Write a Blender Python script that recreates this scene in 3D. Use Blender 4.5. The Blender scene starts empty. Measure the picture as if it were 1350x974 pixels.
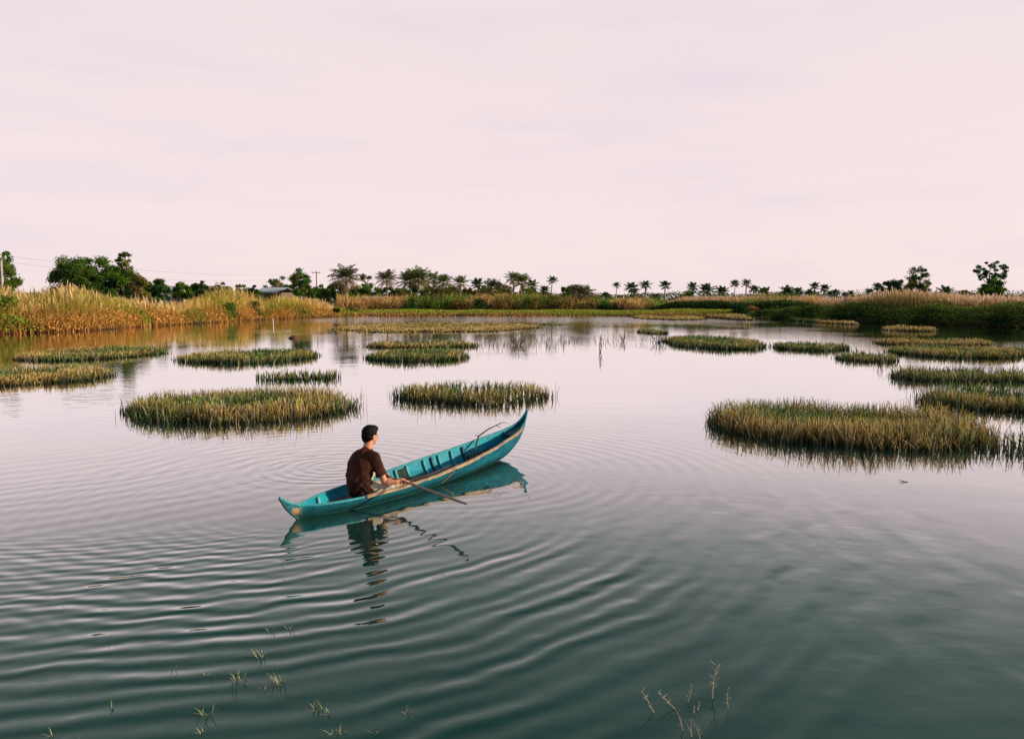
import bpy, bmesh, math, random
import numpy as np
from mathutils import Vector, Matrix

random.seed(7)
RNG = np.random.default_rng(11)
S = bpy.context.scene
COL = S.collection

# ------------------------------------------------------------------ camera
FPX, CAMH, PITCH = 1039.0, 2.4, math.atan(92 / 1039.0)
cam_data = bpy.data.cameras.new("camera")
cam_data.sensor_width = 36.0
cam_data.lens = FPX / 1350 * 36.0
cam_data.clip_start = 0.1
cam_data.clip_end = 20000
cam = bpy.data.objects.new("camera", cam_data)
COL.objects.link(cam)
cam.location = (0, 0, CAMH)
cam.rotation_euler = (math.pi / 2 - PITCH, 0, 0)
S.camera = cam

# ------------------------------------------------------------------ sky, sun, exposure
SUN_EL = math.radians(16)
SUN_AZ = math.atan2(1.0, -0.08)            # measured from +Y towards +X
SUN_STRENGTH = 5.0
SKY_STRENGTH = 0.10
CLOUD_GAIN = 1.10
S.view_settings.view_transform = 'Standard'
S.view_settings.look = 'None'
S.view_settings.exposure = 0.0
S.view_settings.gamma = 1.0

world = bpy.data.worlds.new("World")
S.world = world
world.use_nodes = True


class X:
    """tiny wrapper: arithmetic on shader sockets"""
    nt = None
    def __init__(s, v): s.v = v
    @staticmethod
    def m(op, *a, clamp=False):
        n = X.nt.nodes.new('ShaderNodeMath'); n.operation = op; n.use_clamp = clamp
        for i, q in enumerate(a):
            if isinstance(q, X): X.nt.links.new(q.v, n.inputs[i])
            else: n.inputs[i].default_value = q
        return X(n.outputs[0])
    def __add__(s, o): return X.m('ADD', s, o)
    __radd__ = __add__
    def __mul__(s, o): return X.m('MULTIPLY', s, o)
    __rmul__ = __mul__
    def __sub__(s, o): return X.m('SUBTRACT', s, o)
    def __rsub__(s, o): return X.m('SUBTRACT', o, s)
    def __truediv__(s, o): return X.m('DIVIDE', s, o)


def mrange(x, a, b, c=0.0, d=1.0, smooth=True):
    n = X.nt.nodes.new('ShaderNodeMapRange')
    n.interpolation_type = 'SMOOTHSTEP' if smooth else 'LINEAR'
    X.nt.links.new(x.v, n.inputs[0])
    for i, q in enumerate((a, b, c, d)): n.inputs[i + 1].default_value = q
    return X(n.outputs[0])


def noise(vec, scale, detail=2.0, rough=0.5, sx=1, sy=1, sz=1):
    nt = X.nt
    mp = nt.nodes.new('ShaderNodeMapping'); mp.inputs['Scale'].default_value = (sx, sy, sz)
    nt.links.new(vec, mp.inputs['Vector'])
    n = nt.nodes.new('ShaderNodeTexNoise')
    n.inputs['Scale'].default_value = scale
    n.inputs['Detail'].default_value = detail
    n.inputs['Roughness'].default_value = rough
    nt.links.new(mp.outputs[0], n.inputs['Vector'])
    return X(n.outputs['Fac'])


def mixcol(fac, a, b):
    n = X.nt.nodes.new('ShaderNodeMix'); n.data_type = 'RGBA'
    if isinstance(fac, X): X.nt.links.new(fac.v, n.inputs[0])
    else: n.inputs[0].default_value = fac
    for i, q in ((6, a), (7, b)):
        if isinstance(q, (tuple, list)): n.inputs[i].default_value = (*q[:3], 1)
        else: X.nt.links.new(q, n.inputs[i])
    return n.outputs[2]


def build_world():
    nt = world.node_tree; nt.nodes.clear(); X.nt = nt
    out = nt.nodes.new('ShaderNodeOutputWorld')
    sky = nt.nodes.new('ShaderNodeTexSky'); sky.sky_type = 'NISHITA'; sky.sun_disc = False
    sky.sun_elevation = SUN_EL; sky.sun_rotation = SUN_AZ
    b1 = nt.nodes.new('ShaderNodeBackground'); b1.inputs[1].default_value = SKY_STRENGTH
    nt.links.new(sky.outputs[0], b1.inputs[0])
    tc = nt.nodes.new('ShaderNodeTexCoord')
    n1 = noise(tc.outputs['Generated'], 1.5, 5, 0.55, 1, 1, 4.0)
    n2 = noise(tc.outputs['Generated'], 3.6, 6, 0.62, 0.8, 1, 6.5)
    f = mrange(n1 * 0.55 + n2 * 0.45, 0.40, 0.58)
    c = mixcol(f, (0.825, 0.695, 0.745), (0.905, 0.75, 0.75))
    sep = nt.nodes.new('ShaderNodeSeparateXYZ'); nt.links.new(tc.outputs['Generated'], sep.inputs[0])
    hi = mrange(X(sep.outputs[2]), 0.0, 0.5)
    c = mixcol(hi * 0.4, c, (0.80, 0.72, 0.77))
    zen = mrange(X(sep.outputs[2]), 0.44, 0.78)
    c = mixcol(zen, c, (0.16, 0.20, 0.30))  # sky overhead, out of frame, darkened to cut the fill light
    back = mrange(X(sep.outputs[1]), -0.75, 0.15, 0.8, 0.0)          # unseen sky behind the camera dimmed to weaken fill on camera-facing surfaces
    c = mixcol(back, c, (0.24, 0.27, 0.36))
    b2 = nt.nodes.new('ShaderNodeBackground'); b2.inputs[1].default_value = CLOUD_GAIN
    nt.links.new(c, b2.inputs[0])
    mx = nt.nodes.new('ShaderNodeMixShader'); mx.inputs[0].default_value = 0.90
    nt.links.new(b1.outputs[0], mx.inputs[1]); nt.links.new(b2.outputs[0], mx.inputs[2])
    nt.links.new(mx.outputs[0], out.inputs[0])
build_world()

sl = bpy.data.lights.new("sun", 'SUN'); sl.energy = SUN_STRENGTH; sl.angle = math.radians(1.2)
sl.color = (1.0, 0.80, 0.56)
sun = bpy.data.objects.new("sun", sl); COL.objects.link(sun)
sd = Vector((math.sin(SUN_AZ) * math.cos(SUN_EL), math.cos(SUN_AZ) * math.cos(SUN_EL), math.sin(SUN_EL)))
sun.rotation_euler = sd.to_track_quat('Z', 'Y').to_euler()
sun.location = (60, -30, 60)

# ------------------------------------------------------------------ helpers
CT, ST = math.cos(PITCH), math.sin(PITCH)
def ray(px, py):
    a, b = (px - 675) / FPX, (487 - py) / FPX
    return Vector((a, CT + b * ST, -ST + b * CT))
def on_water(px, py):                       # point of the water surface seen at a pixel of the photograph
    d = ray(px, py); k = CAMH / -d.z
    return Vector((d.x * k, d.y * k, 0))
def at(px, py, Y):                          # point seen at that pixel, Y metres away
    d = ray(px, py); k = Y / d.y
    return Vector((d.x * k, Y, CAMH + d.z * k))

def tag(o, label=None, cat=None, group=None, kind=None):
    if label: o['label'] = label
    if cat: o['category'] = cat
    if group: o['group'] = group
    if kind: o['kind'] = kind
    return o
def empty(name, loc, rz=0):
    o = bpy.data.objects.new(name, None); COL.objects.link(o)
    o.location = loc; o.rotation_euler = (0, 0, rz); o.empty_display_size = 0.3
    return o
def link_mesh(name, me, mat, parent=None):
    o = bpy.data.objects.new(name, me); COL.objects.link(o)
    if mat: me.materials.append(mat)
    if parent: o.parent = parent
    return o
def copy_tree(o, parent=None):
    c = o.copy(); COL.objects.link(c)
    if parent: c.parent = parent
    for ch in o.children: copy_tree(ch, c)
    return c

def quads_mesh(name, V, C=None):
    """V (N,4,3) quads, C (N,4,3) or (N,3) colours -> mesh"""
    V = np.asarray(V, np.float32); n = len(V)
    me = bpy.data.meshes.new(name)
    me.vertices.add(n * 4); me.vertices.foreach_set('co', V.reshape(-1))
    me.loops.add(n * 4); me.loops.foreach_set('vertex_index', np.arange(n * 4, dtype=np.int32))
    me.polygons.add(n); me.polygons.foreach_set('loop_start', np.arange(0, n * 4, 4, dtype=np.int32))
    me.update(calc_edges=True)
    if C is not None:
        C = np.asarray(C, np.float32)
        if C.ndim == 2: C = np.repeat(C[:, None, :], 4, 1)
        rgba = np.ones((n * 4, 4), np.float32); rgba[:, :3] = np.clip(C.reshape(-1, 3), 0.003, 0.9)
        a = me.color_attributes.new('tint', 'FLOAT_COLOR', 'POINT'); a.data.foreach_set('color', rgba.reshape(-1))
    return me

def tube(bm, pts, radii, seg=8, caps=True):
    pts = [Vector(p) for p in pts]
    if not hasattr(radii, '__len__'): radii = [radii] * len(pts)
    rings = []; prev = None
    for i, p in enumerate(pts):
        d = (pts[min(i + 1, len(pts) - 1)] - pts[max(i - 1, 0)]).normalized()
        ref = prev if prev is not None else (Vector((0, 0, 1)) if abs(d.z) < .9 else Vector((1, 0, 0)))
        a = (ref - d * ref.dot(d)).normalized(); prev = a; b = d.cross(a)
        rings.append([bm.verts.new(p + (a * math.cos(2 * math.pi * k / seg) + b * math.sin(2 * math.pi * k / seg)) * radii[i]) for k in range(seg)])
    for r0, r1 in zip(rings, rings[1:]):
        for k in range(seg): bm.faces.new((r0[k], r0[(k + 1) % seg], r1[(k + 1) % seg], r1[k]))
    if caps:
        bm.faces.new(list(reversed(rings[0]))); bm.faces.new(rings[-1])
def box(bm, c, s, M=None):
    r = bmesh.ops.create_cube(bm, size=1.0)
    for v in r['verts']:
        q = Vector((v.co.x * s[0], v.co.y * s[1], v.co.z * s[2])) + Vector(c)
        v.co = M @ q if M is not None else q
def obj(name, bm, mat, parent=None, smooth=False):
    me = bpy.data.meshes.new(name)
    bmesh.ops.recalc_face_normals(bm, faces=bm.faces)
    bm.to_mesh(me); bm.free()
    if smooth: me.polygons.foreach_set('use_smooth', [True] * len(me.polygons))
    return link_mesh(name, me, mat, parent)

# ------------------------------------------------------------------ materials
def new_mat(name):
    m = bpy.data.materials.new(name); m.use_nodes = True
    nt = m.node_tree; nt.nodes.clear(); X.nt = nt
    return m, nt, nt.nodes.new('ShaderNodeOutputMaterial')

def mat_leaf(name, transl=0.25, gloss=0.0):
    m, nt, out = new_mat(name)
    at_ = nt.nodes.new('ShaderNodeAttribute'); at_.attribute_name = 'tint'
    d = nt.nodes.new('ShaderNodeBsdfDiffuse'); t = nt.nodes.new('ShaderNodeBsdfTranslucent')
    nt.links.new(at_.outputs['Color'], d.inputs[0]); nt.links.new(at_.outputs['Color'], t.inputs[0])
    mx = nt.nodes.new('ShaderNodeMixShader'); mx.inputs[0].default_value = transl
    nt.links.new(d.outputs[0], mx.inputs[1]); nt.links.new(t.outputs[0], mx.inputs[2])
    nt.links.new(mx.outputs[0], out.inputs[0])
    return m
LEAF = mat_leaf('foliage', 0.35)
GRASS = mat_leaf('grass_blades', 0.2)

def mat_plain(name, col, rough=0.6, var=0.25, scale=6.0, col2=None, bump=0.0, bscale=40, spec=0.4, metal=0.0):
    m, nt, out = new_mat(name)
    tc = nt.nodes.new('ShaderNodeTexCoord')
    n = noise(tc.outputs['Object'], scale, 5, 0.6)
    f = mrange(n, 0.35, 0.65)
    c2 = col2 if col2 else tuple(c * (1 - var) for c in col)
    c = mixcol(f, col, c2)
    p = nt.nodes.new('ShaderNodeBsdfPrincipled')
    nt.links.new(c, p.inputs['Base Color'])
    p.inputs['Roughness'].default_value = rough
    p.inputs['Specular IOR Level'].default_value = spec
    p.inputs['Metallic'].default_value = metal
    if bump:
        b = nt.nodes.new('ShaderNodeBump'); b.inputs['Strength'].default_value = 1.0; b.inputs['Distance'].default_value = bump
        nt.links.new(noise(tc.outputs['Object'], bscale, 4, 0.6).v, b.inputs['Height'])
        nt.links.new(b.outputs[0], p.inputs['Normal'])
    nt.links.new(p.outputs[0], out.inputs[0])
    return m
BARK = mat_plain('bark', (0.22, 0.17, 0.12), 0.9, 0.4, 2.0)
PALMBARK = mat_plain('palm_bark', (0.34, 0.29, 0.23), 0.9, 0.35, 3.0)
CONCRETE = mat_plain('pole_concrete', (0.48, 0.45, 0.41), 0.85, 0.3, 2.0)
BAMBOO = mat_plain('bamboo', (0.42, 0.29, 0.17), 0.55, 0.4, 9.0, bump=0.002)
POLEWOOD = mat_plain('pole_wood', (0.32, 0.22, 0.17), 0.6, 0.45, 12.0, bump=0.002)
DARKTWIG = mat_plain('dark_twig', (0.07, 0.045, 0.035), 0.8, 0.4, 14.0)
GREYTWIG = mat_plain('grey_twig', (0.12, 0.10, 0.09), 0.8, 0.4, 5.0)
PALETWIG = mat_plain('pale_twig', (0.46, 0.36, 0.25), 0.7, 0.35, 40.0)
SHEETROOF = mat_plain('sheet_roof', (0.42, 0.50, 0.55), 0.5, 0.3, 1.0)
RUSTROOF = mat_plain('rusty_roof', (0.36, 0.27, 0.22), 0.7, 0.4, 1.0)
PLASTER = mat_plain('plaster_wall', (0.58, 0.52, 0.42), 0.9, 0.25, 1.0)
DARKWOOD = mat_plain('dark_door', (0.10, 0.07, 0.05), 0.7, 0.3, 4.0)
GLASSD = mat_plain('window_glass', (0.05, 0.06, 0.07), 0.15, 0.2, 4.0)
WIRE = mat_plain('wire', (0.06, 0.06, 0.065), 0.6, 0.1, 1.0)
WHITEP = mat_plain('white_stake', (0.75, 0.73, 0.70), 0.6, 0.1, 5.0)
MUD = mat_plain('mud_brown', (0.16, 0.08, 0.05), 0.9, 0.4, 4.0, bump=0.03, bscale=8)

def mat_water():
    m, nt, out = new_mat('pond_water')
    geo = nt.nodes.new('ShaderNodeNewGeometry'); P = geo.outputs['Position']
    sep = nt.nodes.new('ShaderNodeSeparateXYZ'); nt.links.new(P, sep.inputs[0])
    px, py = X(sep.outputs[0]), X(sep.outputs[1])
    w1 = noise(P, 0.55, 2.0, 0.5); w2 = noise(P, 1.6, 2, 0.5)
    patch = mrange(noise(P, 0.45, 2, 0.5), 0.36, 0.62, 0.35, 1.0)
    dcam = X.m('SQRT', px * px + py * py)
    def dist(cx, cy):
        a = px - cx; b = py - cy
        return X.m('SQRT', a * a + b * b)
    h = None
    def ring(cx, cy, lam, amp, r0, r1, r2, r3, warp=0.5, mask=None, ph=0.0):
        d = dist(cx, cy)
        dw = d + (w1 - 0.5) * warp + (w2 - 0.5) * (warp * 0.28)
        env = mrange(d, r0, r1) * mrange(d, r2, r3, 1.0, 0.0)
        c = X.m('SINE', dw * (2 * math.pi / lam) + ph)
        q = c * env * amp
        return q * mask if mask is not None else q
    south = mrange(py, 6.2, 8.3, 1.0, 0.06)                 # strongest in front of the boat
    fade_r = mrange(px, 0.3, 3.2, 1.0, 0.10)
    left = mrange(px, -3.0, 0.2, 1.0, 0.0)
    h = ring(-3.3, 9.9, 0.235, 0.0042, 1.2, 2.6, 6.0, 9.0, 0.55, south * fade_r * patch * mrange(px, -4.6, -2.4, 0.62, 1.0))
    h = h + ring(-3.9, 10.6, 0.40, 0.0024, 2.5, 4.5, 7.5, 10.0, 0.8, south * fade_r * mrange(px, -3.5, -0.5, 0.35, 1.0))
    h = h + ring(-5.2, 12.0, 0.150, 0.0010, 3.5, 4.8, 6.6, 8.0, 0.45, left * mrange(py, 7.2, 8.3, 1.0, 0.0))
    h = h + ring(-2.3, 9.2, 0.19, 0.0010, 0.7, 1.6, 3.0, 5.0, 0.35, mrange(px, 0.0, 3.0, 1.0, 0.2) * mrange(py, 6.4, 9.2, 1.0, 0.3))
    h = h + ring(-2.55, 11.2, 0.19, 0.0013, 0.0, 0.15, 0.9, 1.5, 0.10)
    h = h + ring(-2.75, 10.9, 0.30, 0.0010, 0.4, 0.8, 2.2, 4.5, 0.25, mrange(py, 9.0, 10.5, 0.1, 1.0))
    h = h + ring(-0.9, 10.8, 0.25, 0.0009, 0.9, 1.6, 3.2, 6.0, 0.30, mrange(py, 8.0, 10.0, 0.15, 1.0) * mrange(py, 16, 20, 1.0, 0.0) * mrange(px, -2.2, -0.6, 0.3, 1.0))
    h = h + ring(-8.5, 13.5, 0.36, 0.0008, 1.0, 3.0, 6.0, 9.0, 0.6, mrange(py, 4.5, 6.5, 0.4, 1.0))
    h = h + ring(-7.0, 2.0, 0.17, 0.0007, 1.0, 2.0, 5.0, 7.5, 0.5, mrange(py, 7.0, 8.0, 1.0, 0.0) * patch)
    # long soft swell in the right foreground, fine wind texture further out
    h = h + ring(-6.0, 11.5, 0.62, 0.0042, 4.0, 6.0, 12.0, 16.0, 1.3, mrange(px, -1.0, 1.5) * mrange(px, 3.0, 6.0, 1.0, 0.3) * mrange(py, 7.0, 11.0, 1.0, 0.0) * patch)
    h = h + (noise(P, 0.9, 2, 0.5, 1, 1.6, 1) - 0.5) * (mrange(dcam, 4, 9, 0.013, 0.004))
    h = h + (noise(P, 7.0, 3, 0.6, 0.7, 1.5, 1) - 0.5) * (mrange(dcam, 4, 10, 0.0016, 0.0004) * patch)
    h = h + (noise(P, 5.0, 2, 0.5, 0.6, 1.7, 1) - 0.5) * (mrange(dcam, 8, 60, 0.0008, 0.0034) * mrange(noise(P, 0.11, 2, 0.5), 0.42, 0.6, 0.3, 1.0))
    h = h + (noise(P, 2.2, 3, 0.6, 0.7, 1.4, 1) - 0.5) * (mrange(py, 72, 100) * mrange(px, 22, 34, 1.0, 0.0) * 0.045)
    b = nt.nodes.new('ShaderNodeBump'); b.inputs['Strength'].default_value = 1.0; b.inputs['Distance'].default_value = 1.0
    nt.links.new(h.v, b.inputs['Height'])
    fr = nt.nodes.new('ShaderNodeFresnel'); fr.inputs['IOR'].default_value = 1.33
    nt.links.new(b.outputs[0], fr.inputs['Normal'])
    cr = nt.nodes.new('ShaderNodeValToRGB')
    stops = [(0.02, 0.014), (0.06, 0.038), (0.09, 0.076), (0.115, 0.115), (0.142, 0.18), (0.18, 0.285), (0.235, 0.47), (0.31, 0.68), (0.45, 0.90), (0.62, 0.95), (0.9, 0.98)]
    el = cr.color_ramp.elements
    el[0].position, el[0].color = stops[0][0], (stops[0][1],) * 3 + (1,)
    el[1].position, el[1].color = stops[-1][0], (stops[-1][1],) * 3 + (1,)
    for p_, v_ in stops[1:-1]:
        e = el.new(p_); e.color = (v_, v_, v_, 1)
    nt.links.new(fr.outputs[0], cr.inputs[0])
    murk = mixcol(mrange(noise(P, 0.6, 3, 0.5), 0.35, 0.65), (0.004, 0.040, 0.031), (0.007, 0.050, 0.039))
    d = nt.nodes.new('ShaderNodeBsdfDiffuse'); nt.links.new(murk, d.inputs[0])
    g = nt.nodes.new('ShaderNodeBsdfGlossy'); g.inputs['Roughness'].default_value = 0.03
    nt.links.new(mixcol(mrange(X(cr.outputs[0]), 0.10, 0.45), (0.84, 1.0, 0.96), (1.0, 0.995, 1.0)), g.inputs['Color'])
    nt.links.new(b.outputs[0], g.inputs['Normal'])
    mx = nt.nodes.new('ShaderNodeMixShader')
    nt.links.new(cr.outputs[0], mx.inputs[0]); nt.links.new(d.outputs[0], mx.inputs[1]); nt.links.new(g.outputs[0], mx.inputs[2])
    nt.links.new(mx.outputs[0], out.inputs[0])
    return m

def mat_ground():
    m, nt, out = new_mat('bank_soil')
    geo = nt.nodes.new('ShaderNodeNewGeometry'); P = geo.outputs['Position']
    c = mixcol(mrange(noise(P, 0.25, 5, 0.6), 0.4, 0.6), (0.075, 0.085, 0.03), (0.17, 0.13, 0.06))
    sep = nt.nodes.new('ShaderNodeSeparateXYZ'); nt.links.new(P, sep.inputs[0])
    c = mixcol(mrange(X(sep.outputs[2]), 0.05, 0.45, 1.0, 0.0), c, (0.045, 0.028, 0.018))
    d = nt.nodes.new('ShaderNodeBsdfDiffuse'); nt.links.new(c, d.inputs[0]); nt.links.new(d.outputs[0], out.inputs[0])
    return m

# ------------------------------------------------------------------ water and land
bm = bmesh.new()
vs = [bm.verts.new(p) for p in ((-5000, -600, 0), (5000, -600, 0), (5000, 6000, 0), (-5000, 6000, 0))]
bm.faces.new(vs)
tag(obj('water', bm, mat_water()), kind='structure')

SHX = [-600, -200, 0, 100, 200, 290, 350, 430, 460, 600, 800, 870, 920, 965, 1000, 1050, 1100, 1180, 1230, 1350, 1500, 1700, 2000]
SHY = [500, 455, 440, 437, 430, 425, 421.5, 418, 417.2, 417, 417, 418, 418.6, 419, 419, 421, 424, 426.5, 428, 432, 438, 450, 480]
def shore_D(px):                            # distance of the water's edge in the direction of a photo column
    y = np.interp(px, SHX, SHY)
    d = (y - 395) / FPX
    return CAMH / np.maximum(d, 1e-4) * 1.0
def shore_pt(px, extra=0.0):
    D = shore_D(px) + extra
    return np.stack([(px - 675) / FPX * D, D], -1)

def build_land():
    pxs = np.concatenate([np.linspace(-600, 2000, 240)])
    base = shore_pt(pxs)
    base = base + RNG.normal(0, 0.15, base.shape)
    head = np.array([[-75, -40], [-70, -10]], float); tail = np.array([[72, -10], [80, -40]], float)
    base = np.vstack([head, base, tail])
    r = np.linalg.norm(base, axis=1, keepdims=True); u = base / r
    offs = [(-0.8, -0.5), (0.0, -0.05), (0.35, 0.22), (1.2, 0.42), (4, 0.62), (10, 0.75), (30, 0.8), (90, 0.8), (300, 0.8), (1200, 0.8), (4800, 0.8)]
    verts, faces = [], []
    n = len(base)
    for o, z in offs:
        for q, w in zip(base, u):
            zz = z + (random.uniform(-.06, .06) if 0 < z < .7 else 0)
            verts.append((q[0] + w[0] * o, q[1] + w[1] * o, zz))
    for k in range(len(offs) - 1):
        for i in range(n - 1):
            a = k * n + i
            faces.append((a, a + 1, a + n + 1, a + n))
    me = bpy.data.meshes.new('ground'); me.from_pydata(verts, [], faces); me.update()
    o = link_mesh('ground', me, mat_ground()); tag(o, kind='structure')
build_land()

# ------------------------------------------------------------------ grass blades
def blades(base, h, width, lean=0.25, cb=(0.05, 0.09, 0.02), ct=(0.3, 0.22, 0.08), jit=0.25, lean_dir=None, segs=2, tipw=0.25, cmix=None, cpow=1.3):
    """base (N,3); returns (V,C). cmix (N,) pulls the tip colour in; plume (N,) bool adds a wider tip"""
    n = len(base); h = np.broadcast_to(h, n).astype(float); width = np.broadcast_to(width, n)
    ang = RNG.uniform(0, 2 * math.pi, n)
    ld = np.stack([np.cos(ang), np.sin(ang), np.zeros(n)], 1)
    if lean_dir is not None: ld = ld * 0.6 + np.asarray(lean_dir)[None, :] * 0.6
    l = np.abs(RNG.normal(0, lean, n)) * h
    wa = RNG.uniform(0, 2 * math.pi, n)
    wd = np.stack([np.cos(wa), np.sin(wa), np.zeros(n)], 1) * (width / 2)[:, None]
    bright = (1 + RNG.normal(0, jit, n)).clip(0.4, 1.8)[:, None]
    cb = np.broadcast_to(np.asarray(cb, float), (n, 3)) * bright; ct = np.broadcast_to(np.asarray(ct, float), (n, 3)) * bright
    if cmix is None: cmix = np.ones(n)
    ts = np.linspace(0, 1, segs + 1)
    pts = [base + np.array([0, 0, 1.])[None] * (h * t * (1 - 0.12 * t * (l / np.maximum(h, 1e-3))))[:, None] + ld * (l * t * t)[:, None] for t in ts]
    ws = [1 - (1 - tipw) * t ** 1.5 for t in ts]
    cs = [cb + (ct - cb) * (cmix * (t ** cpow))[:, None] for t in ts]
    V, C = [], []
    for i in range(segs):
        V.append(np.stack([pts[i] - wd * ws[i], pts[i] + wd * ws[i], pts[i + 1] + wd * ws[i + 1], pts[i + 1] - wd * ws[i + 1]], 1))
        C.append(np.stack([cs[i], cs[i], cs[i + 1], cs[i + 1]], 1))
    return np.concatenate(V), np.concatenate(C)

def vnoise(x, y, s, seed=0):                # cheap smooth value noise, 0..1
    x = np.asarray(x) * s + seed * 17.3; y = np.asarray(y) * s + seed * 9.1
    xi, yi = np.floor(x), np.floor(y); fx, fy = x - xi, y - yi
    fx = fx * fx * (3 - 2 * fx); fy = fy * fy * (3 - 2 * fy)
    def hsh(a, b):
        v = np.sin(a * 127.1 + b * 311.7 + seed * 3.7) * 43758.5453
        return v - np.floor(v)
    return (hsh(xi, yi) * (1 - fx) + hsh(xi + 1, yi) * fx) * (1 - fy) + (hsh(xi, yi + 1) * (1 - fx) + hsh(xi + 1, yi + 1) * fx) * fy

# ------------------------------------------------------------------ leaf clouds
def leaves(C0, size, nrm=None, col=(0.06, 0.1, 0.03), jit=0.3, spread=0.7):
    n = len(C0)
    v = RNG.normal(0, 1, (n, 3))
    if nrm is not None: v = v * spread + nrm
    v /= np.linalg.norm(v, axis=1, keepdims=True) + 1e-9
    r = RNG.normal(0, 1, (n, 3)); a = np.cross(v, r); a /= np.linalg.norm(a, axis=1, keepdims=True) + 1e-9
    b = np.cross(v, a)
    s = (np.broadcast_to(size, n) * RNG.uniform(0.6, 1.3, n))[:, None]
    a = a * s * 0.5; b = b * s * 0.32
    V = np.stack([C0 - a, C0 - b * 1.0, C0 + a, C0 + b * 1.0], 1)
    col = np.broadcast_to(np.asarray(col, float), (n, 3)) * (1 + RNG.normal(0, jit, n)).clip(0.35, 1.9)[:, None]
    return V, col

GREEN_A = (0.12, 0.215, 0.026); GREEN_B = (0.07, 0.155, 0.03); OLIVE = (0.21, 0.20, 0.04); DEEP = (0.022, 0.062, 0.024); TAN = (0.42, 0.25, 0.12)
def crown_cloud(cx, cy, z0, z1, rx, ry, n_blob, n_leaf, leaf, cols, blob_r=(0.28, 0.45), fill=0.55, shape=1.0):
    """leaf clumps through an ellipsoid; returns V, C, blob centres"""
    cz, rz = (z0 + z1) / 2, (z1 - z0) / 2
    Vs, Cs, cen = [], [], []
    R = min(rx, rz)
    per = max(20, n_leaf // n_blob)
    for k in range(n_blob):
        for _ in range(30):
            p = RNG.uniform(-1, 1, 3)
            rr = np.linalg.norm(p)
            if 0.25 < rr < 1: break
        br = RNG.uniform(*blob_r) * R
        f = (1 - blob_r[0] * 0.8)
        c = np.array([cx + p[0] * rx * f, cy + p[1] * ry * f, cz + p[2] * rz * f * shape])
        cen.append(c)
        d = RNG.normal(0, 1, (per, 3)); d /= np.linalg.norm(d, axis=1, keepdims=True)
        rad = (RNG.uniform(fill * .6, 1.12, per) * (1 + RNG.normal(0, .16, per)))[:, None]
        q = c + d * rad * br * np.array([1.15, 1.15, 0.85])
        q = q[q[:, 2] > 0.25] if z0 < 1 else q
        colr = np.array(cols[k % len(cols)]) * RNG.uniform(0.75, 1.3)
        dd = (q - c); dd /= np.linalg.norm(dd, axis=1, keepdims=True) + 1e-9
        V, C = leaves(q, leaf, dd, colr, 0.28, 0.8)
        Vs.append(V); Cs.append(C)
    return np.concatenate(Vs), np.concatenate(Cs), cen

def pxm(Y): return Y / FPX                  # metres per photo pixel at a distance

def broad_tree(name, label, px, ytop, ybot, w, Y, cols, n_blob=16, dens=5.0, blob_r=(0.28, 0.45), group=None, cat='tree', fill=0.5, depth=0.8):
    if name != 'umbrella_tree':
        n_blob = int(n_blob * (2.6 if dens < 4 else 2.2)); k_ = .80 if dens < 4 else .78
        blob_r = (blob_r[0] * k_ * .72, blob_r[1] * k_); dens *= 1.25
    top = at(px, ytop, Y); x, z1 = top.x, top.z
    z0 = max(at(px, ybot, Y).z, 0.9)
    rx = w / 2 * pxm(Y)
    root = empty(name, (x, Y, 0.72)); tag(root, label, cat, group)
    area = w * (ybot - ytop)
    leaf = max(0.2, 1.75 * pxm(Y))
    V, C, cen = crown_cloud(0, 0, z0 - .72, z1 - .72, rx, rx * depth, n_blob, int(area * dens), leaf, cols, blob_r, fill)
    link_mesh('crown', quads_mesh('crown', V, C), LEAF, root)
    bm = bmesh.new(); hgt = z1 - .72
    tr = max(0.10, 0.028 * hgt)
    mid = Vector((random.uniform(-.2, .2), 0, (z0 - .72) * .6 + hgt * .2))
    tube(bm, [(0, 0, -.15), (0, 0, mid.z * .5), mid, (mid.x * .6, 0, hgt * .72)], [tr * 1.4, tr, tr * .8, tr * .25], 7)
    for c in cen[:12]:
        c = Vector(c); s = mid.lerp(Vector((mid.x * .6, 0, hgt * .72)), random.uniform(0, .6))
        m = s.lerp(c, .5) + Vector((0, 0, -.15 * (c - s).length * .5))
        tube(bm, [s, m, c], [tr * .45, tr * .3, tr * .12], 5)
    obj('trunk', bm, BARK, root, True)
    return root

def bush(label, px, ytop, w, Y, cols, name='bush', n_blob=12, dens=7, ybase=None, group=None, hmin=None):
    Y = max(Y, float(shore_D(px)) + 1.2); zt = at(px, ytop, Y).z; x = (px - 675) / FPX * Y; rx = w / 2 * pxm(Y)
    zb = 0.3
    root = empty(name, (x, Y, zb)); tag(root, label, 'bush', group)
    hh = zt - zb
    V, C, cen = crown_cloud(0, 0, -hh * .35, hh, rx, rx * .8, n_blob, int(w * hh / pxm(Y) * dens), max(0.2, 1.9 * pxm(Y)), cols, (0.4, 0.6), 0.4)
    k = V[:, :, 2].mean(1) > 0.0
    link_mesh('foliage', quads_mesh('foliage', V[k], C[k]), LEAF, root)
    bm = bmesh.new()
    for c in cen[:7]: tube(bm, [(0, 0, -.15), (c[0] * .4, c[1] * .4, max(c[2], .1) * .5), c], [.06, .04, .02], 5)
    obj('stems', bm, BARK, root, True)
    return root

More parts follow.
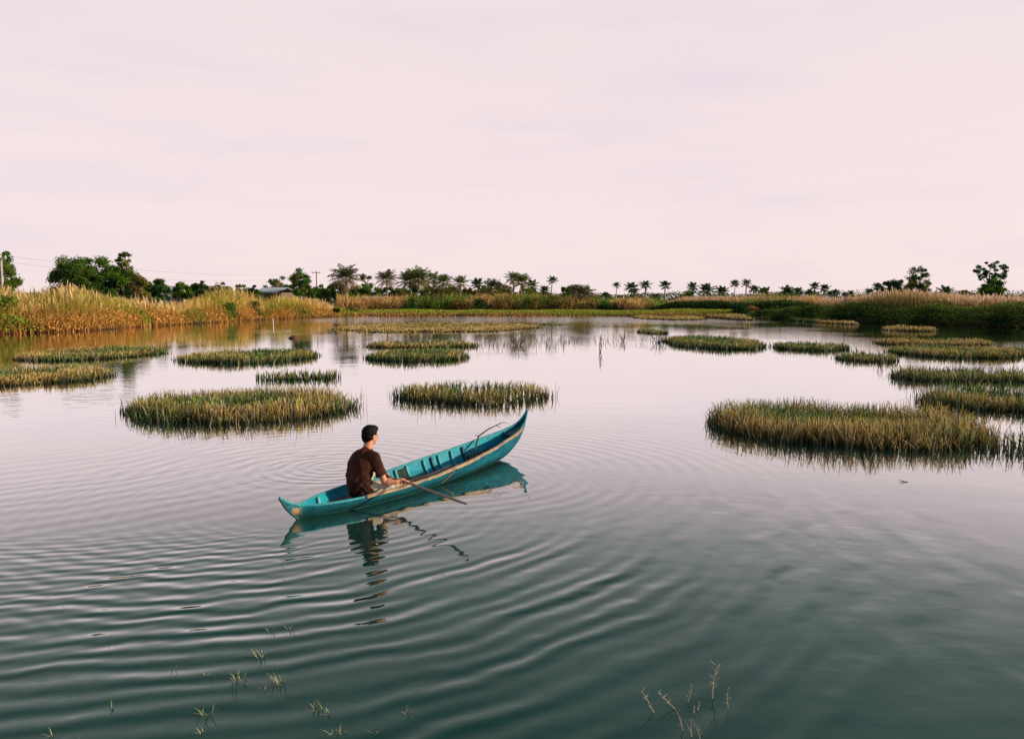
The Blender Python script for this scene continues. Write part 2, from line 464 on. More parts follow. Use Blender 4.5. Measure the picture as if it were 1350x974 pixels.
# ------------------------------------------------------------------ palms
def palm_crown(R, n_fr, leaflet_w, droop, col_a, col_b, upright=0.6, seed=0, full=1.0):
    rng = np.random.default_rng(seed); Vs, Cs = [], []
    for k in range(n_fr):
        az = 2 * math.pi * (k * 0.382 + rng.uniform(-.03, .03))
        t0 = (k + .5) / n_fr                    # 0 = youngest, upright; 1 = oldest, hanging
        el = math.radians(86 - (60 * (1 - upright) + 92) * t0 ** 1.15 + rng.uniform(-9, 9))
        L = R * rng.uniform(0.82, 1.1) * (0.8 + 0.2 * math.sin(math.pi * t0))
        ns = 9; p = np.zeros(3); pts = [p]
        e = el
        for i in range(ns):
            st = L / ns
            d = np.array([math.cos(e) * math.cos(az), math.cos(e) * math.sin(az), math.sin(e)])
            p = p + d * st; pts.append(p)
            e -= math.radians(droop * (0.35 + i / ns)) * 0.16 * (1.2 if t0 < .5 else 1.0)
        pts = np.array(pts)
        c = np.array(col_a) * (1 - t0 ** 1.5) + np.array(col_b) * t0 ** 1.5
        c = c * rng.uniform(0.75, 1.25)
        side = np.array([-math.sin(az), math.cos(az), 0])
        for i in range(ns):                      # rachis
            w = side * R * 0.012 * (1.2 - i / ns); a, b = pts[i], pts[i + 1]
            Vs.append([a - w, a + w, b + w, b - w]); Cs.append(c * 1.3)
        nl = 15
        for j in range(nl):
            t = 0.14 + 0.86 * (j + rng.uniform(0, .6)) / nl; t = min(t, .99)
            f = t * ns; i = int(f); q = pts[i] * (1 - (f - i)) + pts[i + 1] * (f - i)
            tn = pts[i + 1] - pts[i]; tn /= np.linalg.norm(tn)
            ll = R * 0.27 * math.sin(math.pi * (0.18 + 0.76 * t)) * full
            for s in (-1, 1):
                d = side * s * 0.75 + tn * 0.45 + np.array([0, 0, -0.25 - 0.35 * rng.random()])
                d /= np.linalg.norm(d); e2 = q + d * ll * rng.uniform(.8, 1.15)
                m = (q + e2) / 2 + np.array([0, 0, 0.06 * ll])
                w = tn * leaflet_w * .5
                cc = c * rng.uniform(.8, 1.2)
                Vs.append([q - w * .7, q + w * .7, m + w, m - w]); Cs.append(cc)
                Vs.append([m - w, m + w, e2 + w * .25, e2 - w * .25]); Cs.append(cc)
    return quads_mesh('crown', np.array(Vs), np.array(Cs))

PG = (0.10, 0.16, 0.04); PB = (0.30, 0.23, 0.08); PD = (0.055, 0.105, 0.04)
PALM_MESH = {
    'full': [palm_crown(3.0, 26, 0.13, 36, PG, PB, .55, s, 1.1) for s in (1, 2, 3)],
    'droop': [palm_crown(3.6, 32, 0.13, 54, (0.10, 0.115, 0.04), (0.30, 0.20, 0.09), .5, s, 1.1) for s in (5, 6)],
    'small': [palm_crown(2.3, 20, 0.16, 32, PD, PG, .6, s, 1.15) for s in (8, 9, 10)],
}
for k, l in PALM_MESH.items():
    for me in l: me.materials.append(LEAF)
_pc = [0]
def palm(label, px, ytop, ycen, w, Y, kind, lean=0.0, tw=1.0, thin=False):
    """crown top at ytop, crown heart at ycen, crown w pixels wide"""
    ground = 0.7
    heart = at(px, ytop + w * .50, Y)
    base = Vector((heart.x - lean, Y, ground))
    root = empty('coconut_palm', base); tag(root, label, 'palm tree', 'coconut palms beyond the pond')
    h = heart.z - ground; _pc[0] += 1
    me = PALM_MESH[kind][_pc[0] % len(PALM_MESH[kind])]
    R0 = {'full': 3.0, 'droop': 3.6, 'small': 2.3}[kind]
    s = w * pxm(Y) / 2 / (R0 * (0.64 if w > 15 else 0.66))
    c = bpy.data.objects.new('crown', me); COL.objects.link(c); c.parent = root
    c.location = (lean, 0, h); sv = (ycen - ytop) * pxm(Y) / (R0 * 0.72)
    c.scale = (s, s, s * .95); c.rotation_euler = (random.uniform(-.16, .16), random.uniform(-.16, .16), random.uniform(0, 6.28))
    bm = bmesh.new(); r = (0.13 if thin else 0.17) * tw
    pts = [(lean * (t ** 1.6), 0.1 * math.sin(t * 3), -.15 + (h + .15) * t) for t in np.linspace(0, 1, 9)]
    rad = [r * (1.7 if i == 0 else 1.15 - .045 * i) * (1 + .05 * (i % 2)) for i in range(9)]
    tube(bm, pts, rad, 8)
    obj('trunk', bm, PALMBARK, root, True)
    return root

# ------------------------------------------------------------------ bank vegetation
def lerpc(a, b, t): return np.asarray(a)[None] * (1 - t)[:, None] + np.asarray(b)[None] * t[:, None]

def left_bank():
    # tall dry grass along the left bank
    HX = [-300, 0, 40, 100, 150, 175, 205, 240, 265, 285, 310, 335, 352, 365, 395, 425, 440]
    HZ = [3.5, 3.35, 2.9, 3.3, 2.95, 2.6, 2.3, 2.2, 2.9, 3.6, 3.5, 3.1, 2.4, 2.9, 2.9, 2.5, 1.5]
    n = 50000
    px = RNG.uniform(-280, 440, n); dep = RNG.uniform(0, 1, n) ** 0.9 * 9 - .45
    p = shore_pt(px, dep + .25)
    top = np.interp(px, HX, HZ) * (0.86 + 0.3 * vnoise(p[:, 0], p[:, 1], .35, 2))
    prof = np.interp(dep, [-.45, .6, 2.2, 4, 9], [0.26, 0.48, .78, .95, 1.0])
    z0 = np.interp(dep, [0, .4, 1.2, 4, 10], [0.05, .2, .4, .6, .7])
    h = (top - z0) * prof * RNG.uniform(0.55, 1.08, n); h = np.clip(h, .4, 4)
    nz = vnoise(p[:, 0], p[:, 1], .28, 5)
    dry = np.clip((nz - .38) * 2.6, 0, 1)
    cb = lerpc((0.17, 0.19, 0.03), (0.52, 0.27, 0.06), dry); ct = lerpc((0.47, 0.41, 0.07), (0.88, 0.58, 0.20), dry)
    low = dep < 1.8
    cb[low] = lerpc((0.30, 0.14, 0.045), (0.42, 0.20, 0.07), RNG.uniform(0, 1, low.sum())); ct[low] = lerpc((0.42, 0.24, 0.07), (0.52, 0.36, 0.10), RNG.uniform(0, 1, low.sum()))
    base = np.column_stack([p, z0 - .1])
    V, C = blades(base, h, RNG.uniform(.03, .075, n), .5, cb, ct, .36, segs=3)
    # feathery plumes on the taller stems
    k = RNG.choice(np.where((dep > 1.6))[0], 3000, replace=False)
    pb = base[k] + np.array([0, 0, 1.]) * (h[k] * .86)[:, None]
    k_on = (vnoise(pb[:, 0], pb[:, 1], .2, 9) > .5) | (RNG.uniform(0, 1, len(pb)) < .12)
    pb = pb[k_on]
    V2, C2 = blades(pb, RNG.uniform(.35, .9, len(pb)), RNG.uniform(.07, .15, len(pb)), .35, (.50, .33, .16), (.64, .47, .27), .3, lean_dir=(-.5, 0, 0), tipw=.3)
    o = link_mesh('tall_grass', quads_mesh('tall_grass', np.concatenate([V, V2]), np.concatenate([C, C2])), GRASS)
    tag(o, 'tall golden reed grass crowding the left bank', 'tall grass', kind='stuff')
    # low scrub mixed in
    n = 46000
    px = RNG.uniform(-280, 450, n); dep = RNG.uniform(-.35, 5.5, n)
    p = shore_pt(px, dep)
    nz = vnoise(p[:, 0], p[:, 1], .5, 3); top = np.interp(px, HX, HZ) * np.interp(dep, [0, 1, 3, 5.5], [.32, .45, .62, .66]) * (0.55 + .8 * nz)
    z = RNG.uniform(0.12, 1, n) * top
    g = np.clip((vnoise(p[:, 0], p[:, 1], .33, 7) - .45) * 3.5, 0, 1)
    col = lerpc((0.68, 0.34, 0.09), (0.20, 0.28, 0.035), g)
    V, C = leaves(np.column_stack([p, z + .05]), .17, None, col, .5)
    o = link_mesh('bank_scrub', quads_mesh('bank_scrub', V, C), LEAF)
    tag(o, 'low orange and green scrub at the foot of the left bank', 'scrub', kind='stuff')
left_bank()

def far_bank():
    # front grass strip
    n = 26000
    px = RNG.uniform(440, 972, n); dep = RNG.uniform(0, 8, n)
    p = shore_pt(px, dep - .35)
    z0 = np.interp(dep, [0, .4, 1.2, 4, 10], [0.02, .15, .4, .6, .7])
    hh = np.interp(px, [440, 470, 800, 860, 900, 1075], [.8, .36, .34, .3, .5, .5])
    h = np.interp(dep, [0, 1, 3, 8], [.35, .6, 1, 1.0]) * hh * RNG.uniform(.6, 1.15, n) * (0.75 + .5 * vnoise(p[:, 0], p[:, 1], .25, 4))
    low = np.clip(1.2 - dep * .8 + RNG.normal(0, .3, n) + (vnoise(p[:, 0], p[:, 1], .15, 6) - .5) * 2, 0, 1)
    cb = lerpc((0.17, .20, .035), (.34, .16, .06), low); ct = lerpc((.34, .38, .055), (.66, .38, .13), low)
    V, C = blades(np.column_stack([p, z0 - .1]), h, RNG.uniform(.09, .17, n), .3, cb, ct, .25)
    o = link_mesh('bank_grass', quads_mesh('bank_grass', V, C), GRASS)
    tag(o, 'bright green grass with a rusty foot on the far bank', 'grass', kind='stuff')
    # scrub belt behind it
    n = 62000
    px = RNG.uniform(445, 1080, n); dep = RNG.uniform(12, 26, n)
    p = shore_pt(px, dep)
    topy = np.interp(px, [445, 470, 500, 530, 600, 650, 700, 740, 790, 860, 880, 960, 1010, 1080], [390, 393, 394, 392, 389, 389, 388, 392, 395, 394, 399, 399, 391, 391])
    Dm = p[:, 1]; top = CAMH + (395 - topy) / FPX * Dm - .7
    top = top * (0.55 + .45 * vnoise(p[:, 0], p[:, 1], .16, 8) + .35 * vnoise(p[:, 0], p[:, 1], .6, 9)) * np.interp(dep, [12, 15, 26], [.72, .95, 1.05])
    z = .65 + top * RNG.uniform(0.0, 1, n) ** .8
    g = np.clip((vnoise(p[:, 0], p[:, 1], .13, 12) - .42) * 3.2 + np.interp(px, [445, 560, 620, 700, 760, 800, 860, 880, 1080], [.35, .75, .25, .2, .05, .9, .8, .5, .5]), 0, 1)
    g = np.clip(g + RNG.normal(0, .25, n), 0, 1)
    col = lerpc((.62, .36, .15), (.12, .21, .035), g) * (0.65 + .8 * vnoise(p[:, 0], z * 2, .8, 77))[:, None]
    V, C = leaves(np.column_stack([p, z]), .27, None, col, .45)
    m = 16000; kk = RNG.choice(n, m)
    Vb, Cb = blades(np.column_stack([p[kk], z[kk] - .5]), RNG.uniform(.6, 1.5, m), RNG.uniform(.06, .12, m), .5, col[kk] * .8, col[kk] * 1.3, .35)
    V = np.concatenate([V, Vb]); C = np.concatenate([np.repeat(C[:, None, :], 4, 1), Cb])
    o = link_mesh('bank_scrub', quads_mesh('bank_scrub', V, C), LEAF)
    tag(o, 'mixed green and brown scrub behind the grass strip of the far bank', 'scrub', kind='stuff')
    # pale reeds above the hedge, right half
    n = 15000
    px = RNG.uniform(862, 1085, n); dep = RNG.uniform(16, 28, n); p = shore_pt(px, dep)
    keep = ~((px > 1015) & (px < 1060) & (RNG.uniform(0, 1, n) < .7)); px, dep, p = px[keep], dep[keep], p[keep]; n = len(px)
    h = np.clip((CAMH + (395 - np.interp(px, [862, 905, 1085], [401, 391.5, 391])) / FPX * p[:, 1] - .7) * RNG.uniform(.6, 1.12, n) * (.8 + .3 * vnoise(p[:, 0], p[:, 1], .3, 70)), .4, 4)
    V, C = blades(np.column_stack([p, np.full(n, .65)]), h, RNG.uniform(.10, .18, n), .2, (.30, .20, .08), (.62, .42, .24), .2)
    o = link_mesh('tall_grass', quads_mesh('tall_grass', V, C), GRASS)
    tag(o, 'pale tan reeds above the hedge right of centre on the far bank', 'tall grass', kind='stuff')
    # dark hedge in front of these reeds
    n = 15000
    px = RNG.uniform(855, 1085, n); dep = RNG.uniform(9, 14, n); p = shore_pt(px, dep)
    h = np.interp(px, [855, 890, 1085], [.5, 1.55, 1.6]) * (0.7 + .55 * vnoise(p[:, 0], p[:, 1], .22, 15))
    V, C = leaves(np.column_stack([p, .5 + h * RNG.uniform(0, 1, n)]), .34, None, lerpc((.03, .06, .02), (.07, .13, .03), RNG.uniform(0, 1, n)), .3)
    o = link_mesh('hedge_scrub', quads_mesh('hedge_scrub', V, C), LEAF)
    tag(o, 'dark green hedge below the pale reeds of the far bank', 'hedge', kind='stuff')
far_bank()

def right_bank():
    n = 60000
    px = RNG.uniform(985, 1560, n); dep = RNG.uniform(-.5, 7, n); p = shore_pt(px, dep)
    top = np.interp(px, [985, 1020, 1078, 1100, 1180, 1260, 1350, 1560], [.6, 1.1, 1.5, 1.85, 1.75, 1.85, 1.9, 2.0])
    top = top * np.interp(dep, [0, .5, 1.5, 4, 7], [.55, .85, 1.0, 1.05, 1.1]) * (0.72 + .5 * vnoise(p[:, 0], p[:, 1], .45, 21))
    z = .05 + top * RNG.uniform(0.0, 1, n)
    g = vnoise(p[:, 0], p[:, 1], .4, 23)
    V, C = leaves(np.column_stack([p, z]), .23, None, lerpc((.018, .048, .018), (.14, .19, .035), np.clip(-.15 + z * .28 + g * 1.3 - .1 + (vnoise(p[:, 0], z * 3, 1.6, 29) - .5) * .7, 0, 1)), .35)  # leaves turn lighter olive with height, painting in the lit upper fringe
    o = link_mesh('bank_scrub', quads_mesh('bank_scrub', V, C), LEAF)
    tag(o, 'dense dark green scrub hanging over the water along the right bank', 'scrub', kind='stuff')
    n = 26000
    px = RNG.uniform(1082, 1560, n); dep = RNG.uniform(4.5, 14, n); p = shore_pt(px, dep)
    topy = np.interp(px, [1078, 1110, 1140, 1200, 1240, 1300, 1350, 1560], [392, 391, 388, 384, 388, 389, 391, 388])
    h = (CAMH + (395 - topy) / FPX * p[:, 1] - .6) * RNG.uniform(.6, 1.08, n) * (0.72 + .4 * vnoise(p[:, 0], p[:, 1], .3, 25))
    V, C = blades(np.column_stack([p, np.full(n, .6)]), h, RNG.uniform(.06, .11, n), .3, lerpc((.16, .17, .04), (.34, .22, .07), vnoise(p[:, 0], p[:, 1], .35, 27)), lerpc((.38, .34, .09), (.72, .46, .20), vnoise(p[:, 0], p[:, 1], .35, 27)), .32, segs=3)
    k = RNG.choice(n, 4200, replace=False)
    pb = np.column_stack([p[k], .6 + h[k] * .86])
    V2, C2 = blades(pb, RNG.uniform(.35, .8, len(pb)), RNG.uniform(.10, .2, len(pb)), .35, (.56, .38, .24), (.74, .55, .40), .15, lean_dir=(-.5, 0, 0), tipw=.4)
    o = link_mesh('tall_grass', quads_mesh('tall_grass', np.concatenate([V, V2]), np.concatenate([C, C2])), GRASS)
    tag(o, 'pale plumed reed grass standing above the dark scrub of the right bank', 'tall grass', kind='stuff')
right_bank()

def far_woods():
    n = 60000
    px = RNG.uniform(-500, 1900, n); D = RNG.uniform(330, 420, n)
    x = (px - 675) / FPX * D
    top = 2.7 + 2.0 * vnoise(x, D * .1, .05, 31) + 2.0 * vnoise(x, D * .1, .16, 33)
    z = .7 + top * RNG.uniform(0, 1, n) ** .8
    V, C = leaves(np.column_stack([x, D, z]), .85, None, lerpc((.055, .095, .045), (.09, .12, .06), RNG.uniform(0, 1, n)), .25)
    o = link_mesh('distant_woods', quads_mesh('distant_woods', V, C), LEAF)
    tag(o, 'low far-off tree belt along the horizon', 'woods', kind='stuff')
far_woods()

# ------------------------------------------------------------------ trees
BT = broad_tree
BT('broadleaf_tree', 'leafy green tree behind the concrete utility pole at the left edge', 2, 329, 392, 42, 84, [GREEN_A, GREEN_B, (0.09, .14, .03)], 16, 6)
BT('broadleaf_tree', 'large rounded dark green tree, left end of the tall clump behind the golden reeds', 92, 335, 400, 56, 92, [GREEN_A, GREEN_B, (.08, .13, .03)], 22, 6)
BT('broadleaf_tree', 'broad green tree in the middle of the tall clump behind the golden reeds', 128, 334, 402, 54, 95, [GREEN_A, (.09, .15, .03), GREEN_B], 22, 6)
BT('broadleaf_tree', 'thin airy tree sticking out above the right shoulder of the tall clump', 163, 330, 368, 24, 96, [GREEN_B, OLIVE], 11, 3.2, (.22, .34))
BT('broadleaf_tree', 'dense dark tree at the right shoulder of the tall clump', 160, 350, 404, 50, 90, [GREEN_B, GREEN_A, DEEP], 18, 6)
BT('broadleaf_tree', 'brownish half-dry tree right of the tall clump', 184, 359, 400, 28, 86, [(.22, .15, .06), OLIVE, (.16, .12, .05)], 13, 5)
BT('broadleaf_tree', 'low dark tree in front of the white greenhouse roof', 208, 366, 398, 32, 100, [DEEP, GREEN_B], 13, 6)
BT('broadleaf_tree', 'spreading low dark tree between the greenhouse and the beige house', 246, 371, 396, 48, 108, [DEEP, GREEN_B, GREEN_A], 16, 6)
BT('broadleaf_tree', 'small dark pointed tree beside the beige house', 268, 367, 388, 12, 112, [DEEP, GREEN_B], 7, 6)
BT('broadleaf_tree', 'olive brown tree just behind the left hump of golden reeds', 290, 369, 398, 26, 112, [OLIVE, (.13, .10, .05)], 11, 5)
BT('broadleaf_tree', 'small olive green tree above the highest golden reeds', 316, 371, 396, 17, 112, [OLIVE, GREEN_A], 9, 6)
BT('broadleaf_tree', 'small dark tree right of the highest golden reeds', 336, 376, 396, 22, 118, [GREEN_B, DEEP], 9, 6)
BT('broadleaf_tree', 'airy brown-green tree over the long grey shed roof', 364, 361, 392, 34, 150, [OLIVE, (.15, .12, .07), GREEN_B], 14, 3.6, (.24, .36))
BT('broadleaf_tree', 'rounded bright green tree right of the long grey shed', 395, 353, 394, 30, 130, [GREEN_A, (.10, .14, .03), GREEN_B], 18, 6)
BT('broadleaf_tree', 'dark green tree below the far wooden utility pole', 423, 373, 396, 30, 140, [GREEN_B, DEEP, GREEN_A], 13, 6)
BT('broadleaf_tree', 'dense green tree between the two leftmost coconut palms', 486, 371, 402, 32, 150, [GREEN_B, DEEP, GREEN_A], 15, 6)
BT('umbrella_tree', 'flat-topped layered tree rising over the dense green tree', 482, 360, 372, 21, 158, [DEEP], 6, 3.0, (.35, .6), fill=.3)
BT('broadleaf_tree', 'green tree at the foot of the paired tall palms', 530, 378, 404, 34, 150, [GREEN_B, DEEP], 13, 6)
BT('broadleaf_tree', 'round green tree left of the drooping low palms at mid bank', 748, 377, 398, 24, 165, [GREEN_A, GREEN_B], 12, 6)
BT('broadleaf_tree', 'tiny dark tree alone on the horizon left of the thin-stemmed palm', 799, 383, 396, 10, 190, [DEEP, GREEN_B], 6, 6)
BT('broadleaf_tree', 'low pale green tree left of the tiny dark tree', 787, 388, 397, 20, 185, [GREEN_A, OLIVE], 8, 6)
BT('broadleaf_tree', 'small green tree rising behind the round dark bush', 864, 385, 398, 16, 175, [GREEN_B, GREEN_A], 8, 6)
BT('broadleaf_tree', 'small round bright green tree under a palm right of centre', 909, 383, 397, 17, 160, [(.07, .14, .03), GREEN_A], 10, 8)
BT('broadleaf_tree', 'small green tree among the distant palms before the right bank', 1078, 386, 398, 16, 190, [GREEN_A, OLIVE], 8, 6)
BT('broadleaf_tree', 'round dark green tree left of the tall airy tree on the right bank', 1181, 367, 398, 42, 125, [(.03, .09, .03), DEEP, GREEN_B], 18, 6)
BT('broadleaf_tree', 'tall airy tree with see-through crown beside the round dark tree', 1213, 350, 398, 37, 120, [GREEN_B, OLIVE, (.07, .09, .04)], 22, 3.4, (.20, .32))
BT('broadleaf_tree', 'bare-limbed tall tree with a thin round crown near the right edge', 1306, 342, 374, 46, 115, [DEEP, GREEN_B], 17, 2.5, (.17, .28))
BT('broadleaf_tree', 'dense lower dark green tree under the thin round crown near the right edge', 1305, 365, 398, 42, 113, [GREEN_B, DEEP, GREEN_A], 17, 6)
BT('broadleaf_tree', 'low olive tree left of the tall pair near the right edge', 1272, 382, 398, 34, 128, [OLIVE, GREEN_A], 12, 5)
BT('broadleaf_tree', 'small faint green tree at the right edge beyond the reeds', 1336, 386, 397, 26, 170, [OLIVE, GREEN_B], 9, 6)
BT('broadleaf_tree', 'small airy tree left of the round dark tree on the right bank', 1166, 380, 396, 18, 150, [GREEN_B, OLIVE], 8, 4)

for lab, x, yt, w, Y, cl in (
    ('low green tree close behind the brownish half-dry tree', 190, 372, 30, 104, [GREEN_B, DEEP]),
    ('low dark green tree beyond the greenhouse, left of the pointed tree', 258, 378, 28, 118, [DEEP, GREEN_B]),
    ('low green tree between the olive brown tree and the highest reeds', 302, 378, 26, 122, [GREEN_B, GREEN_A]),
    ('low dark tree peeping over the reeds left of the long shed', 330, 383, 30, 124, [DEEP, GREEN_B]),
    ('dark green shrubby tree over the right end of the long shed', 380, 378, 26, 142, [DEEP, GREEN_B]),
    ('low green tree directly right of the rounded bright green tree', 409, 380, 24, 138, [GREEN_B, GREEN_A]),
    ('low dark tree over the end of the golden reeds', 432, 382, 26, 142, [DEEP, GREEN_B]),
    ('dark green tree squeezed behind the leftmost palm', 446, 376, 26, 160, [GREEN_B, DEEP]),
    ('dark green tree just right of the leftmost palm', 470, 377, 24, 165, [DEEP, GREEN_B]),
    ('low green tree behind the second palm from the left', 512, 381, 28, 168, [GREEN_A, GREEN_B]),
    ('broad dark tree filling the foot of the tallest palm of the left cluster', 556, 376, 34, 160, [DEEP, GREEN_B, GREEN_A]),
    ('olive tree between the low drooping palm and the pale-trunked palm', 594, 380, 28, 160, [OLIVE, GREEN_A]),
    ('olive brown tree under the pale-trunked palm', 617, 380, 26, 158, [OLIVE, (.22, .15, .06)]),
    ('green tree below the spreading palm above golden scrub', 640, 381, 28, 160, [GREEN_A, OLIVE]),
    ('rust-tinged tree between the spreading palm twins and the tall dark palm', 665, 379, 26, 160, [(.22, .15, .06), OLIVE]),
    ('green tree behind the slender white trunk', 694, 382, 28, 160, [GREEN_B, OLIVE]),
    ('low dark tree behind the bare upright stick', 714, 386, 26, 170, [DEEP, GREEN_B]),
    ('low dark green tree right of the big low palm at mid bank', 784, 391, 26, 165, [GREEN_B, GREEN_A]),
    ('low green tree behind the lone thin-headed palm', 816, 390, 30, 185, [GREEN_B, GREEN_A]),
    ('low tree mass under the pair of palms near the middle', 838, 389, 26, 190, [DEEP, GREEN_B]),
    ('low green tree left of the solitary palm', 893, 391, 24, 190, [GREEN_B, OLIVE]),
    ('low green tree behind the medium palm of the right-hand row', 997, 388, 34, 205, [GREEN_B, DEEP]),
    ('low dark tree behind the wide-crowned palm', 1046, 388, 34, 215, [DEEP, GREEN_B]),
    ('pale low tree at the feet of the faint tiny palms', 1118, 389, 36, 240, [OLIVE, GREEN_B]),
    ('low tree behind the reeds left of the lone right-hand palm', 1236, 387, 24, 170, [GREEN_B, OLIVE])):
    BT('broadleaf_tree', lab, x, yt - (4 if x < 720 else 1), 400, w * 1.25, Y, cl, 13, 6)

for lab, x, yt, w, Y, cl in (
    ('green bush below the bushy palm leaning left', 541, 390, 30, 126, [GREEN_B, DEEP]),
    ('dark green bush below the slim palm of the left cluster', 573, 391, 26, 126, [DEEP, GREEN_A]),
    ('rust brown bush below the pale-trunked palm', 606, 393, 26, 126, [(.30, .16, .07), OLIVE]),
    ('dark green bush low in the brown scrub under the small dark green palm', 634, 393, 26, 126, [DEEP, GREEN_B]),
    ('rusty bush left of the slender white trunk', 664, 391, 30, 126, [(.34, .19, .08), (.22, .15, .05)]),
    ('brown bush around the foot of the bare upright stick', 712, 392, 30, 126, [(.30, .17, .08), OLIVE]),
    ('olive bush under the lone palm on a bare thin dark stem', 737, 393, 24, 126, [OLIVE, (.28, .17, .07)]),
    ('dark green bush right of the big low palm at mid bank', 794, 394, 30, 126, [DEEP, GREEN_B]),
    ('wide dark green bush under the lone thin-headed palm', 818, 394, 34, 126, [GREEN_B, DEEP]),
    ('pale olive bush right of the round dark bush at mid bank', 874, 396, 22, 126, [OLIVE, GREEN_A])):
    bush(lab, x, yt, w, Y, cl, n_blob=11)
bush('round dark bush in front of the tan scrub at mid far bank', 851, 391, 30, 136, [DEEP, GREEN_B], n_blob=12)
bush('tall dark bush at the left end of the tan reeds right of centre', 976, 397, 26, 106, [DEEP, (.025, .055, .025)], n_blob=13)
bush('rusty orange bush right of the tall dark bush', 993, 399, 22, 110, [(.30, .15, .06), (.22, .14, .05)], n_blob=9)
bush('low dark green bush leaning over the water before the olive bush', 1008, 407, 34, 103, [(.03, .08, .03), DEEP], n_blob=10)
bush('olive bush with drooping sides at the narrow end of the pond', 1040, 402, 26, 100, [(.09, .11, .035), (.06, .09, .03)], n_blob=13)
bush('round very dark bush right of the olive bush', 1064, 401, 18, 98, [DEEP, (.015, .035, .02)], n_blob=10)
bush('wide dark bush where the right bank begins', 1090, 396, 40, 97, [DEEP, GREEN_B], n_blob=14)
bush('black-green bush overhanging the gap at the end of the left bank', 436, 405, 40, 112, [DEEP, (.012, .03, .015)], n_blob=13)
bush('yellow-green bush at the root of the far bank near the leftmost palm', 466, 403, 30, 116, [(.20, .22, .05), OLIVE], n_blob=10)
bush('green bush left of the tree between the leftmost palms', 500, 394, 34, 132, [GREEN_A, GREEN_B], n_blob=12)
bush('dark green bush within the left golden bank below the highest reeds', 303, 396, 26, 81, [GREEN_B, OLIVE], n_blob=11, ybase=424)
bush('olive green bush in the golden bank right of the highest reeds', 338, 392, 18, 92, [(.08, .12, .03), OLIVE], n_blob=9, ybase=418)
bush('dark bush at the waterline near the end of the left bank', 394, 406, 22, 103, [DEEP, GREEN_B], n_blob=9)
bush('yellow-green bush at the far left of the golden bank', 12, 384, 34, 58, [(.16, .19, .04), GREEN_A], n_blob=12, ybase=420)

# ------------------------------------------------------------------ palms
P_ = palm
P_('big leftmost coconut palm with long drooping fronds beside the bank corner', 456, 349, 366, 37, 125, 'droop')
P_('second coconut palm from the left, tan dead fronds below its crown', 510, 355, 369, 27, 138, 'droop')
P_('bushy palm leaning left of the tallest palm in the left cluster', 540, 356, 371, 30, 142, 'full', -.4)
P_('tallest palm of the left cluster with a spiky upright crown', 552, 353, 369, 32, 140, 'full', .3)
P_('slim palm just right of the tallest palm in the left cluster', 571, 359, 370, 20, 150, 'full')
P_('shorter palm with pale fronds right of the slim one', 585, 361, 373, 22, 148, 'full', .4)
P_('low palm with big pale drooping fronds at the foot of the left cluster', 577, 374, 386, 34, 134, 'droop')
P_('palm on a pale trunk between the left cluster and the two small green palms', 607, 364, 376, 20, 145, 'full')
P_('small dark green palm half hidden in golden scrub', 630, 367, 377, 17, 165, 'small')
P_('palm with spreading crown above golden scrub, left of its smaller twin', 648, 368, 380, 21, 155, 'full')
P_('smaller twin palm touching the right side of a spreading palm', 657, 371, 380, 14, 165, 'small')
P_('tall dark palm behind the white-trunked palm', 677, 358, 371, 20, 155, 'full')
P_('tall palm on a slender white trunk standing clear in the scrub', 688, 361, 374, 24, 140, 'full', .3, .8)
P_('smaller palm right of the white-trunked palm', 701, 369, 380, 16, 165, 'small')
P_('short palm by the bare upright stick', 718, 377, 386, 14, 160, 'small')
P_('lone tall palm on a bare thin dark stem left of the round green tree', 728, 364, 371, 12, 155, 'small', .2, .8, True)
P_('dark small palm left of the big low palm at mid bank', 758, 375, 386, 18, 160, 'small')
P_('big low palm with wide pale fronds reaching down to the grass at mid bank', 768, 374, 389, 32, 128, 'droop')
P_('small-headed palm on a very thin stem alone against the sky', 813, 372, 377, 9, 200, 'small', .1, .8, True)
P_('palm leaning left over a lower palm near the middle', 832, 372, 379, 16, 190, 'small', -.5)
P_('lower palm tucked under the leaning palm near the middle', 837, 380, 387, 10, 190, 'small')
P_('fan-crowned palm directly behind the round dark bush', 851, 370, 378, 14, 185, 'small')
P_('solitary palm between the round dark bush and the round bright green tree', 877, 370, 378, 14, 185, 'small')
P_('palm rising from the round bright green tree', 913, 372, 380, 14, 190, 'small')
P_('full bushy palm right of the round bright green tree', 932, 374, 384, 19, 190, 'small')
P_('low wide palm between the bushy palm and the thin-stemmed one', 952, 377, 386, 16, 195, 'small')
P_('little palm on a thin bare stem left of the tall full palm', 969, 369, 376, 12, 200, 'small', 0, .8, True)
P_('tall full palm, highest of the right-hand row', 984, 368, 379, 13, 190, 'full')
P_('medium palm touching the tall full palm of the right-hand row', 994, 376, 386, 13, 195, 'small')
P_('palm with fronds blown right, beside the medium palm', 1008, 379, 388, 17, 200, 'small')
P_('short palm at the left foot of the wide-crowned palm', 1031, 384, 391, 10, 205, 'small')
P_('wide-crowned palm over the olive bush', 1039, 377, 386, 19, 200, 'small')
P_('palm between the wide-crowned palm and the tall far pair', 1053, 379, 387, 13, 205, 'small')
P_('lower left palm of the tall far pair', 1068, 381, 388, 12, 205, 'small')
P_('upper right palm of the tall far pair', 1074, 372, 379, 12, 210, 'small')
P_('shaggy palm right of the tall far pair', 1087, 375, 384, 13, 210, 'small')
P_('very small dark palm, nearest right of the shaggy palm', 1094, 384, 390, 7, 220, 'small')
P_('narrow palm before the gap at the start of the pale right-hand reeds', 1101, 381, 389, 10, 220, 'small')
P_('faint tiny palm left of a slightly taller one over the right-hand reeds', 1114, 385, 391, 8, 240, 'small')
P_('faint palm slightly taller than its tiny left neighbour over the right-hand reeds', 1122, 383, 390, 9, 240, 'small')
